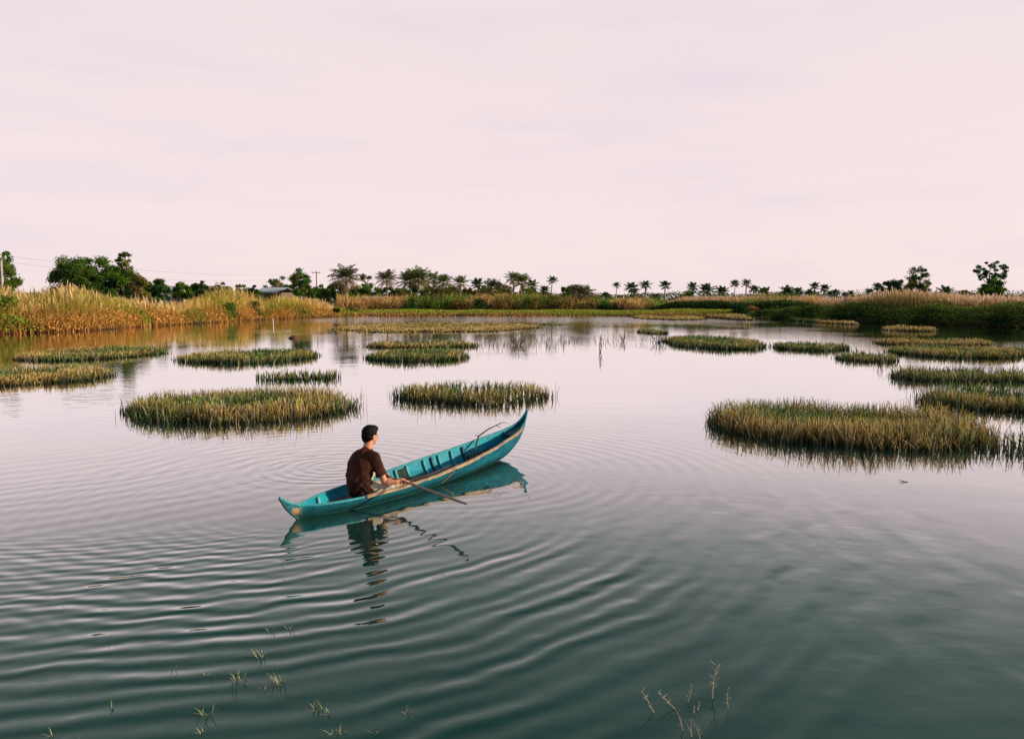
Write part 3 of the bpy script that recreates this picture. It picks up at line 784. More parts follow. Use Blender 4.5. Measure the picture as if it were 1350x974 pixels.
P_('small palm furthest left of the airy trees on the right bank', 1146, 380, 388, 12, 230, 'small')
P_('palm close to the left of the round dark tree on the right bank', 1157, 373, 383, 13, 200, 'small')
P_('palm alone between the tall airy tree and the thin round crown on the right', 1245, 377, 386, 18, 180, 'small')

P_('low young palm with fronds springing from the scrub, left of the pale-trunked palm', 596, 376, 388, 24, 136, 'droop')
P_('low young palm with tan fronds in the scrub between two small palms', 640, 378, 390, 24, 137, 'droop')
P_('low young palm with tan fronds left of the slender white trunk', 668, 378, 390, 24, 137, 'droop')
P_('low young palm directly right of the slender white trunk', 700, 382, 392, 20, 138, 'full')
P_('low dark young palm in front of the dense tree between the leftmost palms', 530, 378, 390, 26, 136, 'full')

# ------------------------------------------------------------------ reed clumps standing in the pond
def clump(label, x0, x1, ytop, yfront, h=0.42, dens=1.0, orange=0.5, tilt=0.0, skew=0.0, fringe=0.12, name='reed_clump', wmul=1.0, seed=0, hollow=None):
    Yf = CAMH * FPX / (yfront - 395.0); Yb = (CAMH - h) * FPX / (ytop - 395.0)
    if Yb < Yf + 1.0: m_ = (Yb + Yf) / 2; Yf, Yb = m_ - .6, m_ + .6
    Yc = (Yf + Yb) / 2; ry = (Yb - Yf) / 2
    Ym = Yc - ry * .15
    xa, xb = (x0 - 675) / FPX * Ym, (x1 - 675) / FPX * Ym
    xc, rx = (xa + xb) / 2, (xb - xa) / 2
    area = math.pi * rx * ry
    per = 640 * dens * min(1.0, (15.0 / Yc) ** 1.55)
    n = int(min(area * per, 22000)) + 60
    a = RNG.uniform(0, 2 * math.pi, n); r = np.sqrt(RNG.uniform(0, 1, n))
    edge = 0.78 + 0.22 * vnoise(np.cos(a) * 2.2 + 5, np.sin(a) * 2.2 + 5, 1.0, 40 + seed) + 0.12 * vnoise(np.cos(a) * 7 + 9, np.sin(a) * 7 + 9, 1.0, 80 + seed)
    nf = int(n * fringe)
    r[:nf] = 1 + np.abs(RNG.normal(0, .06, nf))
    x = np.cos(a) * r * edge * rx; y = np.sin(a) * r * edge * ry + skew * np.cos(a) * r * ry
    # stems grow in loose tufts
    tx = np.round(x / .16) * .16; ty = np.round(y / .16) * .16
    x += (tx - x) * .35; y += (ty - y) * .35
    wx, wy = x + xc, y + Yc
    patch = vnoise(wx, wy, .75, 50 + seed); fine = vnoise(wx, wy, 2.4, 52 + seed)
    if hollow: 
        k = (patch * .6 + fine * .4 > hollow) | (RNG.uniform(0, 1, n) < .25); x, y, wx, wy, patch, fine = [q[k] for q in (x, y, wx, wy, patch, fine)]; n = len(x)
    rad_ = np.sqrt(((x) / rx) ** 2 + (y / ry) ** 2)
    hh = h * RNG.uniform(.35, 1.2, n) * (.72 + .42 * vnoise(wx, wy, 1.3, 60 + seed)) * np.interp(rad_, [0, .45, .72, .9, 1.05, 1.4], [.74, .78, 1.0, 1.0, .75, .6])
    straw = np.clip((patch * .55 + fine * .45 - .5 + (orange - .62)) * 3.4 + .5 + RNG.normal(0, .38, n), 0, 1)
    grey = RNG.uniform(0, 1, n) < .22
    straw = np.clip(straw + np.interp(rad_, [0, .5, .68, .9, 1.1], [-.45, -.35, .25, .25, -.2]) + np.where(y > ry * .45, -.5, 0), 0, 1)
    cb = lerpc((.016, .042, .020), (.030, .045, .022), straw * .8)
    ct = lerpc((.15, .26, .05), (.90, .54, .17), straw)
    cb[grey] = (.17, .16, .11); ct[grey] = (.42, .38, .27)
    w = max(.0185, 1.5 * pxm(Yc)) * wmul
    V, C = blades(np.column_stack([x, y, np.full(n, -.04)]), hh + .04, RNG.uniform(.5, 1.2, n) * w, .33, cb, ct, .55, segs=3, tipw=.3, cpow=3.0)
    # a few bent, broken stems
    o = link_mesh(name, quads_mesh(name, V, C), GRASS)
    o.location = (xc, Yc, 0)
    tag(o, label, 'reeds', 'reed clumps standing in the pond')
    return o
c_ = clump
c_('large oval reed clump behind the seated man, left of centre', 172, 446, 505, 561, 0.34, 1.0, .62, seed=1)
c_('reed clump beyond the bow of the teal boat', 527, 724, 498, 535, 0.34, .85, .55, seed=2, hollow=.32)
c_('small sparse reed clump just above the large oval clump', 336, 446, 484, 503, 0.27, .42, .45, seed=3)
c_('long reed clump at left between the golden bank and the small sparse clump', 244, 412, 457, 480, 0.29, 1.1, .5, seed=4)
c_('flat bright reed clump below the golden left bank', 34, 194, 454, 476, 0.26, 1.2, .6, seed=5)
c_('yellowish reed clump cut by the left edge of the picture', -120, 120, 478, 511, 0.29, 1.1, .68, seed=6)
c_('thin rear lobe of the double reed clump at centre', 486, 625, 447, 459, 0.27, 1.3, .6, seed=7)
c_('thicker front lobe of the double reed clump at centre', 484, 617, 457, 477, 0.30, 1.2, .42, seed=8)
c_('dark green reed clump alone right of centre', 886, 1000, 440, 461, 0.32, 1.3, .32, seed=9)
c_('flat reed clump touching a shorter one, right of the lone dark clump', 1026, 1114, 448.5, 463, 0.29, 1.2, .42, seed=10)
c_('short reed clump touching the lower right end of the flat one', 1112, 1182, 461.5, 478, 0.29, .9, .5, seed=11)
c_('huge reed clump in the right foreground, largest in the pond', 950, 1292, 521, 597, 0.39, 1.0, .58, skew=-.12, seed=12)
c_('sparse reeds trailing off the huge clump to the right edge', 1312, 1440, 560, 602, 0.37, .40, .6, seed=13)
c_('tall green reed clump behind the huge one at the right edge', 1230, 1440, 505, 546, 0.36, .95, .45, seed=14)
c_('long thin reed clump second from the front at the right edge', 1186, 1420, 480, 506, 0.32, .9, .45, seed=15, hollow=.3)
c_('tan topped rear reed clump nearest the dark right bank', 1166, 1302, 444, 456, 0.29, 1.3, .80, seed=16)
c_('broad reed clump in front of the tan topped one', 1193, 1334, 452, 473, 0.32, 1.3, .55, seed=17)
c_('dark short reed clump beside the broad one, cut by the right edge', 1322, 1440, 455, 468, 0.29, 1.2, .35, seed=18)
c_('tiny green reed islet far out left of the lone dark clump', 843, 880, 432, 440, 0.24, 1.4, .45, seed=19)
c_('golden brown marsh grass mat stretched below the far bank', 455, 704, 424, 438, .20, 1.3, 1.15, seed=20, wmul=1.2, hollow=.34)
c_('tan dry reed clump tight against the shaded right bank', 1170, 1230, 428, 437, 0.36, 1.2, .95, seed=21, hollow=.3)
c_('small tan grass tuft at the start of the right bank', 1088, 1116, 420, 428, 0.32, 1.2, 1.0, seed=22)
c_('thin bright green islet before the low dark bush', 972, 1022, 415.5, 420, 0.24, 1.6, .15, seed=23)
c_('bright green grass tuft before the round very dark bush', 1055, 1076, 418, 425, 0.36, 1.5, .1, seed=24)
c_('rusty grass mound on the muddy spit, right part', 934, 966, 411, 422, 0.58, 1.4, 1.0, seed=25)
c_('rusty grass mound on the muddy spit, left part', 842, 925, 414.5, 422, 0.32, 1.4, .95, seed=26)
c_('faint floating weed patch between the far bank and the lone dead branch', 712, 740, 425.5, 429, 0.13, 1.0, .4, seed=27)

# scattered thin stems and floating bits
def scatter_stems():
    pts = []
    for (x0, x1, y0, y1, n, h) in ((628, 745, 447, 460, 230, .34), (700, 862, 446, 455, 170, .28), (640, 705, 442, 458, 110, .35), (735, 760, 440, 452, 30, .3), (800, 830, 435, 455, 50, .3),
                                   (1150, 1185, 478, 492, 26, .35), (1190, 1215, 512, 528, 22, .35), (440, 485, 522, 545, 40, .33), (720, 735, 512, 530, 16, .3),
                                   (152, 180, 530, 552, 16, .35), (510, 532, 516, 528, 26, .3), (520, 700, 512, 545, 60, .3), (200, 440, 555, 570, 70, .3), (700, 840, 425, 436, 50, .2)):
        for _ in range(int(n * .55)):
            q = on_water(RNG.uniform(x0, x1), RNG.uniform(y0, y1)); pts.append((q.x, q.y, h * RNG.uniform(.4, 1.1)))
    a = np.array(pts); n = len(a)
    col = lerpc((.06, .08, .05), (.22, .13, .08), RNG.uniform(0, 1, n))
    V, C = blades(np.column_stack([a[:, 0], a[:, 1], np.full(n, -.03)]), a[:, 2] + .03, np.maximum(.010, a[:, 1] * .0007), .55, col, col * 1.5, .2)
    o = link_mesh('water_stems', quads_mesh('water_stems', V, C), GRASS)
    tag(o, 'thin scattered stems poking out of the open water', 'stems', kind='stuff')
scatter_stems()

def dead_plant(name, label, px, ybase, ytop, wpx, n, mat, thick, Yref=None, cat='dead branch', crooked=.12):
    b = on_water(px, ybase); H = (ybase - ytop) * pxm(b.y); W = wpx / 2 * pxm(b.y)
    bm = bmesh.new()
    for i in range(n):
        e = Vector((random.uniform(-W, W), random.uniform(-W, W), H * random.uniform(.5, 1)))
        s = Vector((e.x * .12, e.y * .12, -.08))
        pts = [s.lerp(e, t) + Vector((random.uniform(-1, 1), random.uniform(-1, 1), 0)) * crooked * H * (t * (1 - t) * 2) for t in np.linspace(0, 1, 5)]
        tube(bm, pts, [thick, thick * .8, thick * .65, thick * .5, thick * .3], 5)
        for _ in range(3):
            p = pts[random.choice((2, 3))]; q = p + Vector((random.uniform(-1, 1), random.uniform(-1, 1), random.uniform(.1, 1))) * H * .25
            tube(bm, [p, q], [thick * .5, thick * .25], 4)
    o = obj(name, bm, mat); o.location = (b.x, b.y, 0)
    tag(o, label, cat); return o
dead_plant('dead_branch', 'lone crooked dead branch rising from open water at centre', 791, 464, 441, 8, 3, GREYTWIG, .022)
dead_plant('dead_shrub', 'leafless rusty shrub in the water left of the lone dark reed clump', 868, 452, 436, 22, 12, GREYTWIG, .02, cat='dead shrub')
dead_plant('dead_shrub', 'thin leafless brown shrub in the water before the marsh grass mat', 682, 455, 436, 30, 13, GREYTWIG, .018, cat='dead shrub')
dead_plant('dead_branch', 'short dead twigs in the water left of the leafless rusty shrub', 822, 451, 437, 14, 7, GREYTWIG, .018)
dead_plant('bent_stalk', 'single bent stalk off the left tip of the huge reed clump', 934, 549, 530, 5, 1, DARKTWIG, .010, cat='stalk', crooked=.5)
def lie_twig(name, label, px, py, L, ang, mat, r, cat):
    b = on_water(px, py); bm = bmesh.new()
    d = Vector((math.cos(ang), math.sin(ang), 0)); n = Vector((-d.y, d.x, 0))
    tube(bm, [-d * L / 2, n * L * .07 + Vector((0, 0, .01)), d * L / 2 + Vector((0, 0, .015))], [r * .5, r, r * .4], 6)
    tube(bm, [Vector((0, 0, 0)) + n * L * .05, d * L * .2 + n * L * .3 + Vector((0, 0, .03))], [r * .6, r * .3], 5)
    o = obj(name, bm, mat); o.location = b; tag(o, label, cat); return o
lie_twig('floating_twig', 'dark twig floating alone below the huge reed clump', 1191, 635, .12, 2.7, DARKTWIG, .006, 'twig')

bm = bmesh.new()
bmesh.ops.create_icosphere(bm, subdivisions=3, radius=1)
for v in bm.verts:
    k = .8 + .35 * float(vnoise(v.co.x * 2 + 9, v.co.y * 2 + v.co.z * 3 + 9, 1.2, 3)); v.co = Vector((v.co.x * .34 * k, v.co.y * .3 * k, v.co.z * .14 * k))
o = obj('mud_clod', bm, MUD, smooth=True); o.location = on_water(388, 446) + Vector((0, 0, .05)); tag(o, 'reddish brown root clod sticking out of the water near the left bank', 'root clod')
bm = bmesh.new(); tube(bm, [(0, 0, -.2), (.02, 0, .3), (0, 0, .62)], [.035, .035, .03], 8)
o = obj('stake', bm, WHITEP); o.location = on_water(360, 428); tag(o, 'short white stake in the water before the left bank', 'stake')
bm = bmesh.new(); tube(bm, [(0, 0, -.2), (.05, 0, 2.2), (0, 0, 4.4)], [.06, .05, .035], 7)
q = at(713, 374, 140); bm_h = q.z
o = obj('upright_stick', bm, GREYTWIG); o.location = (q.x, 140, q.z - 4.4); tag(o, 'bare upright stick right of the white-trunked palm', 'stick')

# ------------------------------------------------------------------ houses, poles and wires
def house(label, px, yridge, w, Y, wallm, roofm, depth=5.0, rot=0.0, pitch=.9, name='house'):
    q = at(px, yridge, Y); W = w * pxm(Y); top = q.z - .72
    root = empty(name, (q.x, Y, .72), rot); tag(root, label, 'house' if name == 'house' else name.replace('_', ' '))
    eave = top - pitch
    bm = bmesh.new(); box(bm, (0, 0, eave / 2 - .1), (W * .94, depth * .9, eave + .1)); obj('wall', bm, wallm, root)
    bm = bmesh.new()
    for s in (-1, 1):
        y0, y1 = 0, s * depth * .56
        a = [(-W / 2, y0, top), (W / 2, y0, top), (W / 2, y1, eave - .06), (-W / 2, y1, eave - .06)]
        lo = [(x, y, z - .07) for x, y, z in a]
        va = [bm.verts.new(p) for p in a]; vb = [bm.verts.new(p) for p in lo]
        bm.faces.new(va); bm.faces.new(vb[::-1])
        for i in range(4): bm.faces.new((va[i], vb[i], vb[(i + 1) % 4], va[(i + 1) % 4]))
        n_r = max(6, int(W / .4))
        for i in range(n_r + 1):
            x = -W / 2 + .05 + (W - .1) * i / n_r
            tube(bm, [(x, s * .05, top + .01), (x, y1, eave - .04)], .025, 4)
    obj('roof', bm, roofm, root)
    bm = bmesh.new(); box(bm, (W * .1, -depth * .45 - .03, eave * .42), (.9, .05, eave * .8)); obj('door', bm, DARKWOOD, root)
    for s in (-.28, .34):
        bm = bmesh.new(); box(bm, (W * s, -depth * .45 - .03, eave * .58), (.9, .05, .8)); wv = obj('window', bm, WHITEP, root)
        bm = bmesh.new(); box(bm, (W * s, -depth * .45 - .065, eave * .58), (.76, .02, .66)); obj('pane', bm, GLASSD, wv)
    return root
house('long shed with pale grey metal roof among trees left of the round green tree', 363, 379, 36, 134, BARK, SHEETROOF, 6, -.25, .8, 'shed')
house('low greenhouse with a whitish roof seen through the dark trees', 236, 377, 26, 122, PLASTER, SHEETROOF, 6, .1, .6, 'greenhouse')
house('small beige house behind the dark pointed tree', 276, 377, 16, 126, PLASTER, RUSTROOF, 6, .2, .7)
house('low white hut almost hidden behind the brownish tree', 200, 383, 16, 112, WHITEP, SHEETROOF, 4, .1, .5, 'hut')
house('low hut with flat pale roof between the leftmost palms', 498, 391, 42, 146, PLASTER, SHEETROOF, 5, 0, .45, 'hut')

def utility_pole(label, px, ytop, Y, arm, mat, r=.14):
    q = at(px, ytop, Y); h = q.z - .6
    root = empty('utility_pole', (q.x, Y, .6)); tag(root, label, 'utility pole')
    bm = bmesh.new(); tube(bm, [(0, 0, -.3), (0, 0, h * .5), (0, 0, h)], [r * 1.3, r, r * .75], 10); obj('pole', bm, mat, root, True)
    bm = bmesh.new(); box(bm, (0, -.14, h - .45), (arm, .12, .14)); obj('crossarm', bm, BARK if mat != CONCRETE else CONCRETE, root)
    for s in (-.45, 0, .45):
        bm = bmesh.new(); tube(bm, [(s * arm, -.14, h - .38), (s * arm, -.14, h - .26), (s * arm, -.14, h - .16)], [.05, .07, .04], 8); obj('insulator', bm, WHITEP, root)
    return Vector((q.x, Y, .6 + h - .3))
pA = utility_pole('pale concrete utility pole at the left edge before a green tree', 0.8, 335, 78, 1.2, CONCRETE, .13)
pB = utility_pole('distant utility pole with crossarm above the dark tree left of the first palm', 417, 357, 185, 2.0, BARK, .14)
def wire(label, a, b, sag, r):
    bm = bmesh.new(); pts = []
    for t in np.linspace(0, 1, 40):
        p = a.lerp(b, t); p.z -= sag * 4 * t * (1 - t); pts.append(p)
    tube(bm, pts, r, 5); o = obj('power_wire', bm, WIRE); tag(o, label, 'power wire'); return o
wire('upper power wire sagging from the left concrete pole to the distant pole', pA + Vector((.2, 0, .15)), pB + Vector((0, 0, .1)), 1.3, .009)
wire('lower power wire sagging from the left concrete pole to the distant pole', pA + Vector((-.3, 0, -.3)), pB + Vector((-.5, 0, -.2)), 2.0, .009)

# ------------------------------------------------------------------ the boat
BO = Vector((-2.33, 8.51, 0)); BU = Vector((.555, .832, 0)).normalized(); BR = Vector((BU.y, -BU.x, 0))
BROT = math.atan2(BU.y, BU.x)
# boat frame: x = towards the bow, y = port (left), z up; p below is "towards the camera side" = -y
TT = [-.28, -.2, -.1, 0, .15, .5, 1, 1.6, 2.4, 3.2, 3.8, 4.2, 4.45, 4.56, 4.63]
TB = [.008, .010, .013, .03, .12, .245, .33, .365, .36, .295, .215, .14, .070, .035, .012]
TG = [.295, .24, .19, .155, .14, .135, .138, .152, .205, .272, .345, .405, .485, .575, .66]
TK = [.283, .16, .06, -.02, -.05, -.08, -.09, -.09, -.075, -.04, .02, .16, .33, .47, .645]
def catm(x, xs, ys):
    xs = np.array(xs); ys = np.array(ys); i = int(np.clip(np.searchsorted(xs, x) - 1, 0, len(xs) - 2))
    h = xs[i + 1] - xs[i]; t = (x - xs[i]) / h
    def sl(j):
        if j == 0: return (ys[1] - ys[0]) / (xs[1] - xs[0])
        if j == len(xs) - 1: return (ys[-1] - ys[-2]) / (xs[-1] - xs[-2])
        return (ys[j + 1] - ys[j - 1]) / (xs[j + 1] - xs[j - 1])
    m0, m1 = sl(i) * h, sl(i + 1) * h
    return float((2 * t**3 - 3 * t**2 + 1) * ys[i] + (t**3 - 2 * t**2 + t) * m0 + (-2 * t**3 + 3 * t**2) * ys[i + 1] + (t**3 - t**2) * m1)
def hb(t): return max(catm(t, TT, TB), .006)
def hg(t): return catm(t, TT, TG)
def hk(t): return min(catm(t, TT, TK), hg(t) - .004)
def wj(j): return .74 * math.sin(j * math.pi / 2) ** .6 + .26 * j
def hull_pt(t, j, side, inset=0.0):         # j 0 keel .. 1 gunwale ; side -1 = camera side (starboard)
    b, g, k = hb(t), hg(t), hk(t)
    w = max(b - inset, .002) * wj(j); z = k + inset + (g - k - inset) * j ** 1.9
    return Vector((t, side * w, z))

def mat_paint(name, ca, cb_, rust=False):
    m, nt, out = new_mat(name)
    tc = nt.nodes.new('ShaderNodeTexCoord'); O = tc.outputs['Object']
    n = noise(O, 4.5, 7, .7, .6, 1.5, 2.5)
    c = mixcol(mrange(n, .36, .64), ca, cb_)
    grime = mrange(noise(O, 9.0, 6, .7, 1.6, 1, .5), .50, .68)
    c = mixcol(grime * .7, c, (.010, .06, .05))
    scr = mrange(noise(O, 22.0, 5, .75, .3, 1, 2), .60, .68)
    c = mixcol(scr * .6, c, (.18, .36, .36))
    if rust:
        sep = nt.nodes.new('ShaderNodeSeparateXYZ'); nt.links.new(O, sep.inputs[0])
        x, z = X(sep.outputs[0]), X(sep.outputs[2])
        dd = X.m('SQRT', (x + .07) * (x + .07) + (z - .09) * (z - .09)) + (noise(O, 22, 5, .7) - .5) * .16
        c = mixcol(mrange(dd, .02, .075, 1, 0), c, (.50, .27, .08))
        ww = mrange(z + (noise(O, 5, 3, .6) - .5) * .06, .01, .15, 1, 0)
        c = mixcol(ww * .9, c, (.004, .028, .026))  # dark green lower hull, deepened to near black to darken its reflection
    p = nt.nodes.new('ShaderNodeBsdfPrincipled'); nt.links.new(c, p.inputs['Base Color'])
    p.inputs['Roughness'].default_value = .55; p.inputs['Specular IOR Level'].default_value = .15
    b = nt.nodes.new('ShaderNodeBump'); b.inputs['Distance'].default_value = .003; b.inputs['Strength'].default_value = 1
    nt.links.new(noise(O, 30, 5, .6, .2, 1, 1).v, b.inputs['Height']); nt.links.new(b.outputs[0], p.inputs['Normal'])
    nt.links.new(p.outputs[0], out.inputs[0]); return m
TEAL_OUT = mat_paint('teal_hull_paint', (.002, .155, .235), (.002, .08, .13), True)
TEAL_IN = mat_paint('teal_inner_paint', (.004, .33, .43), (.004, .19, .28))
TEAL_RIM = mat_plain('teal_rim_paint', (.03, .33, .38), .5, .3, 9)
TEAL_DK = mat_plain('old_dark_paint', (.008, .085, .10), .6, .5, 9)
FLOORM = mat_plain('wet_floor_boards', (.10, .055, .03), .5, .5, 7, col2=(.02, .06, .06))
NETM = mat_plain('dark_net', (.02, .05, .04), .9, .5, 40)

boat = empty('sampan', BO, BROT)
tag(boat, 'weathered teal wooden sampan with upturned bow carrying the seated man', 'boat')
ts = np.concatenate([np.linspace(-.28, .2, 14), np.linspace(.3, 4.1, 44), np.linspace(4.17, 4.63, 14)])
NJ = 10
def shell(inset, flip=False):
    bm = bmesh.new(); rows = []
    for t in ts:
        row = [hull_pt(t, 1 - i / NJ, -1, inset) for i in range(NJ)] + [hull_pt(t, i / NJ, 1, inset) for i in range(NJ + 1)]
        rows.append([bm.verts.new(p) for p in row])
    for a, b in zip(rows, rows[1:]):
        for i in range(len(a) - 1): bm.faces.new((a[i], b[i], b[i + 1], a[i + 1]))
    return bm
def raw_obj(name, bm, mat, parent, smooth=True):
    me = bpy.data.meshes.new(name); bm.to_mesh(me); bm.free()
    if smooth: me.polygons.foreach_set('use_smooth', [True] * len(me.polygons))
    return link_mesh(name, me, mat, parent)
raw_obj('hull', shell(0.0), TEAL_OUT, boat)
# inner planking: stops at the stem and stern posts
def inner_planks():
    bm = bmesh.new(); rows = []
    tin = np.linspace(.06, 4.36, 52)
    for t in tin:
        js = [i / NJ for i in range(NJ + 1)]
        row = [hull_pt(t, j, -1, .02) for j in reversed(js)] + [hull_pt(t, j, 1, .02) for j in js[1:]]
        rows.append([bm.verts.new(p) for p in row])
    for a, b in zip(rows, rows[1:]):
        for i in range(len(a) - 1): bm.faces.new((a[i], a[i + 1], b[i + 1], b[i]))
    return bm
raw_obj('inner_planking', inner_planks(), TEAL_IN, boat)
for side in (-1, 1):
    bm = bmesh.new(); rows = []
    for t in ts:
        o_, i_ = hull_pt(t, 1, side, 0), hull_pt(t, 1, side, .022)
        d = Vector((0, side, 0)); z = Vector((0, 0, 1))
        rows.append([bm.verts.new(o_ + d * .004 - z * .014), bm.verts.new(o_ + d * .004 + z * .007), bm.verts.new(i_ + z * .007), bm.verts.new(i_ - z * .012)])
    for a, b in zip(rows, rows[1:]):
        for i in range(4): bm.faces.new((a[i], a[(i + 1) % 4], b[(i + 1) % 4], b[i]))
    bm.faces.new(rows[0]); bm.faces.new(rows[-1][::-1])
    obj('gunwale', bm, TEAL_RIM, boat)
# floor boards
bm = bmesh.new(); FZ = .028
tf = np.linspace(.10, 3.62, 30)
for k in range(3):
    L = []
    for t in tf:
        b, g, kk = hb(t), hg(t), hk(t)
        j = max((FZ - kk) / (g - kk), 0) ** (1 / 1.9); w = b * wj(j) * .98
        z_ = FZ if kk < FZ - .01 else kk + .02
        y0, y1 = -w + 2 * w * k / 3 + .004, -w + 2 * w * (k + 1) / 3 - .004
        L.append((bm.verts.new((t, y0, z_)), bm.verts.new((t, y1, z_))))
    for a, b in zip(L, L[1:]): bm.faces.new((a[0], a[1], b[1], b[0]))
L = []
for t in tf:
    b, g, kk = hb(t), hg(t), hk(t)
    j = max((FZ - kk) / (g - kk), 0) ** (1 / 1.9); w = b * wj(j) * .985
    L.append((bm.verts.new((t, -w, FZ - .010)), bm.verts.new((t, w, FZ - .010))))
for a, b in zip(L, L[1:]): bm.faces.new((a[0], a[1], b[1], b[0]))
obj('floor', bm, FLOORM, boat)
# ribs
def rib(t, wd=.035, dp=.028, mat=TEAL_IN):
    bm = bmesh.new(); js = [i / 12 for i in range(2, 13)]
    path = [hull_pt(t, j * .97, -1, .02) for j in reversed(js)] + [hull_pt(t, j * .97, 1, .02) for j in js]
    path = [p for p in path if p.z > FZ - .03]
    rows = []
    for p in path:
        inn = Vector((0, -p.y, .05 if p.z < .1 else 0)); inn = inn.normalized() if inn.length > 1e-4 else Vector((0, 0, 1))
        q = p + inn * dp
        rows.append([bm.verts.new(p + Vector((-wd / 2, 0, 0))), bm.verts.new(p + Vector((wd / 2, 0, 0))), bm.verts.new(q + Vector((wd / 2, 0, 0))), bm.verts.new(q + Vector((-wd / 2, 0, 0)))])
    # split in the two sides so the floor stays clear
    h = len(rows) // 2
    for sq in (rows[:h], rows[h:]):
        if len(sq) < 2: continue
        b3 = bmesh.new(); seq = [[b3.verts.new(v.co) for v in q] for q in sq]
        for a, b in zip(seq, seq[1:]):
            for i in range(4): b3.faces.new((a[i], a[(i + 1) % 4], b[(i + 1) % 4], b[i]))
        b3.faces.new(seq[0]); b3.faces.new(seq[-1][::-1])
        obj('rib', b3, mat, boat)
    bm.free()
for t in (.42, 1.30, 1.72, 1.90, 2.12, 2.46, 2.62, 2.76, 3.02, 3.26): rib(t, .032, .034, TEAL_DK if t in (2.62, 3.26) else TEAL_RIM)  # lighter teal on most ribs paints in their pale lit edges
# small triangular deck in the bow and thwart in the stern
bm = bmesh.new(); va = []; vb = []
for t in np.linspace(4.12, 4.50, 8):
    z = hg(t) - .045; b = hb(t) - .01
    va.append((bm.verts.new((t, -b, z)), bm.verts.new((t, b, z)))); vb.append((bm.verts.new((t, -b, z - .02)), bm.verts.new((t, b, z - .02))))
for a, b in zip(va, va[1:]): bm.faces.new((a[0], a[1], b[1], b[0]))
for a, b in zip(vb, vb[1:]): bm.faces.new((a[0], b[0], b[1], a[1]))
bm.faces.new((va[0][0], vb[0][0], vb[0][1], va[0][1]))
obj('bow_deck', bm, TEAL_DK, boat)
# stem edges
for name, a, b in (('stern_post', -.285, .03), ('stem_post', 3.85, 4.635)):
    bm = bmesh.new(); pts = []
    for t in np.linspace(a, b, 14):
        tt = min(max(t, -.28), 4.63); pts.append(Vector((t, 0, hk(tt) - .004)))
    tube(bm, pts, .014, 8); obj(name, bm, TEAL_DK if name == 'stern_post' else TEAL_RIM, boat, True)
# bamboo rub rail on the camera side
bm = bmesh.new(); rows = []
for i, t in enumerate(np.linspace(.72, 4.30, 60)):
    o_ = hull_pt(t, 1, -1, 0); wob = .004 * math.sin(t * 9) + random.uniform(-.003, .003)
    hh = .030 + .006 * math.sin(t * 3.1) + random.uniform(-.003, .003)
    d = Vector((0, -1, 0)); z = Vector((0, 0, 1))
    rows.append([bm.verts.new(o_ + d * .006 + z * (.012 + wob - hh)), bm.verts.new(o_ + d * .026 + z * (.008 + wob - hh * .8)), bm.verts.new(o_ + d * .028 + z * (.012 + wob)), bm.verts.new(o_ + d * .004 + z * (.018 + wob))])
for a, b in zip(rows, rows[1:]):
    for i in range(4): bm.faces.new((a[i], a[(i + 1) % 4], b[(i + 1) % 4], b[i]))
bm.faces.new(rows[0]); bm.faces.new(rows[-1][::-1])
obj('rub_rail', bm, BAMBOO, boat)['label'] = 'tan bamboo rub rail along the near side'
for side in (-1, 1):
    for jj in (.62, .84):
        bm = bmesh.new(); pts = [hull_pt(t, jj, side, -.001) for t in np.linspace(.05, 4.3, 50)]
        tube(bm, pts, .0035, 5); obj('plank_seam', bm, TEAL_DK, boat)
# lashing below the rail
bm = bmesh.new()
p0 = hull_pt(2.30, .93, -1) + Vector((0, -.012, 0)); p1 = hull_pt(2.18, .80, -1) + Vector((0, -.012, 0)); p2 = hull_pt(2.08, .62, -1) + Vector((0, -.010, 0))
tube(bm, [p0, p1, p2], [.006, .006, .004], 6); obj('lashing', bm, mat_plain('ochre_lashing', (.30, .19, .06), .8, .3, 30), boat)

def in_boat(t, p, z): return BO + BU * t + BR * p + Vector((0, 0, z))     # p positive = camera side

# things lying in the boat
bm = bmesh.new(); tube(bm, [in_boat(1.72, .04, .07), in_boat(2.2, .02, .075), in_boat(2.72, -.03, .10)], [.017, .019, .016], 8)
tag(obj('bamboo_stick', bm, BAMBOO, smooth=True), 'short tan bamboo stick lying on the boat floor ahead of the man', 'stick')
bm = bmesh.new()
a = in_boat(3.02, .05, .06); b = in_boat(3.62, -.215, .37); e = at(661, 557.5, 11.75)
tube(bm, [a, a.lerp(b, .5) + Vector((.012, 0, -.008)), b, b.lerp(e, .5) + Vector((-.02, 0, .01)), e], [.014, .013, .012, .010, .007], 7)
tube(bm, [e, e + Vector((.04, 0, .012)), e + Vector((.10, .02, -.02))], [.006, .005, .003], 5)
tube(bm, [b, b + Vector((-.05, 0, .02))], [.009, .004], 5)
tube(bm, [b.lerp(e, .8), b.lerp(e, .8) + Vector((.06, 0, -.03))], [.005, .003], 5)
tag(obj('branch', bm, DARKTWIG, smooth=True), 'thin dark crooked branch leaning on the far side of the boat near the bow', 'branch')
def rag(name, label, t0, t1, side, j0, j1, mat, amp=.01, cat='net', off=.03):
    bm = bmesh.new(); G = []
    for i in range(15):
        r_ = []
        for j in range(11):
            t = t0 + (t1 - t0) * i / 14; jj = j0 + (j1 - j0) * j / 10
            p = hull_pt(t, jj, side, off + amp * (1 + math.sin(i * 1.7 + j * 1.1) * .6 + random.uniform(-.3, .3)))
            r_.append(bm.verts.new(BO + BU * p.x - BR * p.y + Vector((0, 0, max(p.z, FZ + .012)))))
        G.append(r_)
    for a, b in zip(G, G[1:]):
        for i in range(10): bm.faces.new((a[i], b[i], b[i + 1], a[i + 1]))
    o = obj(name, bm, mat, smooth=True)
    md = o.modifiers.new('thickness', 'SOLIDIFY'); md.thickness = .006
    tag(o, label, cat); return o
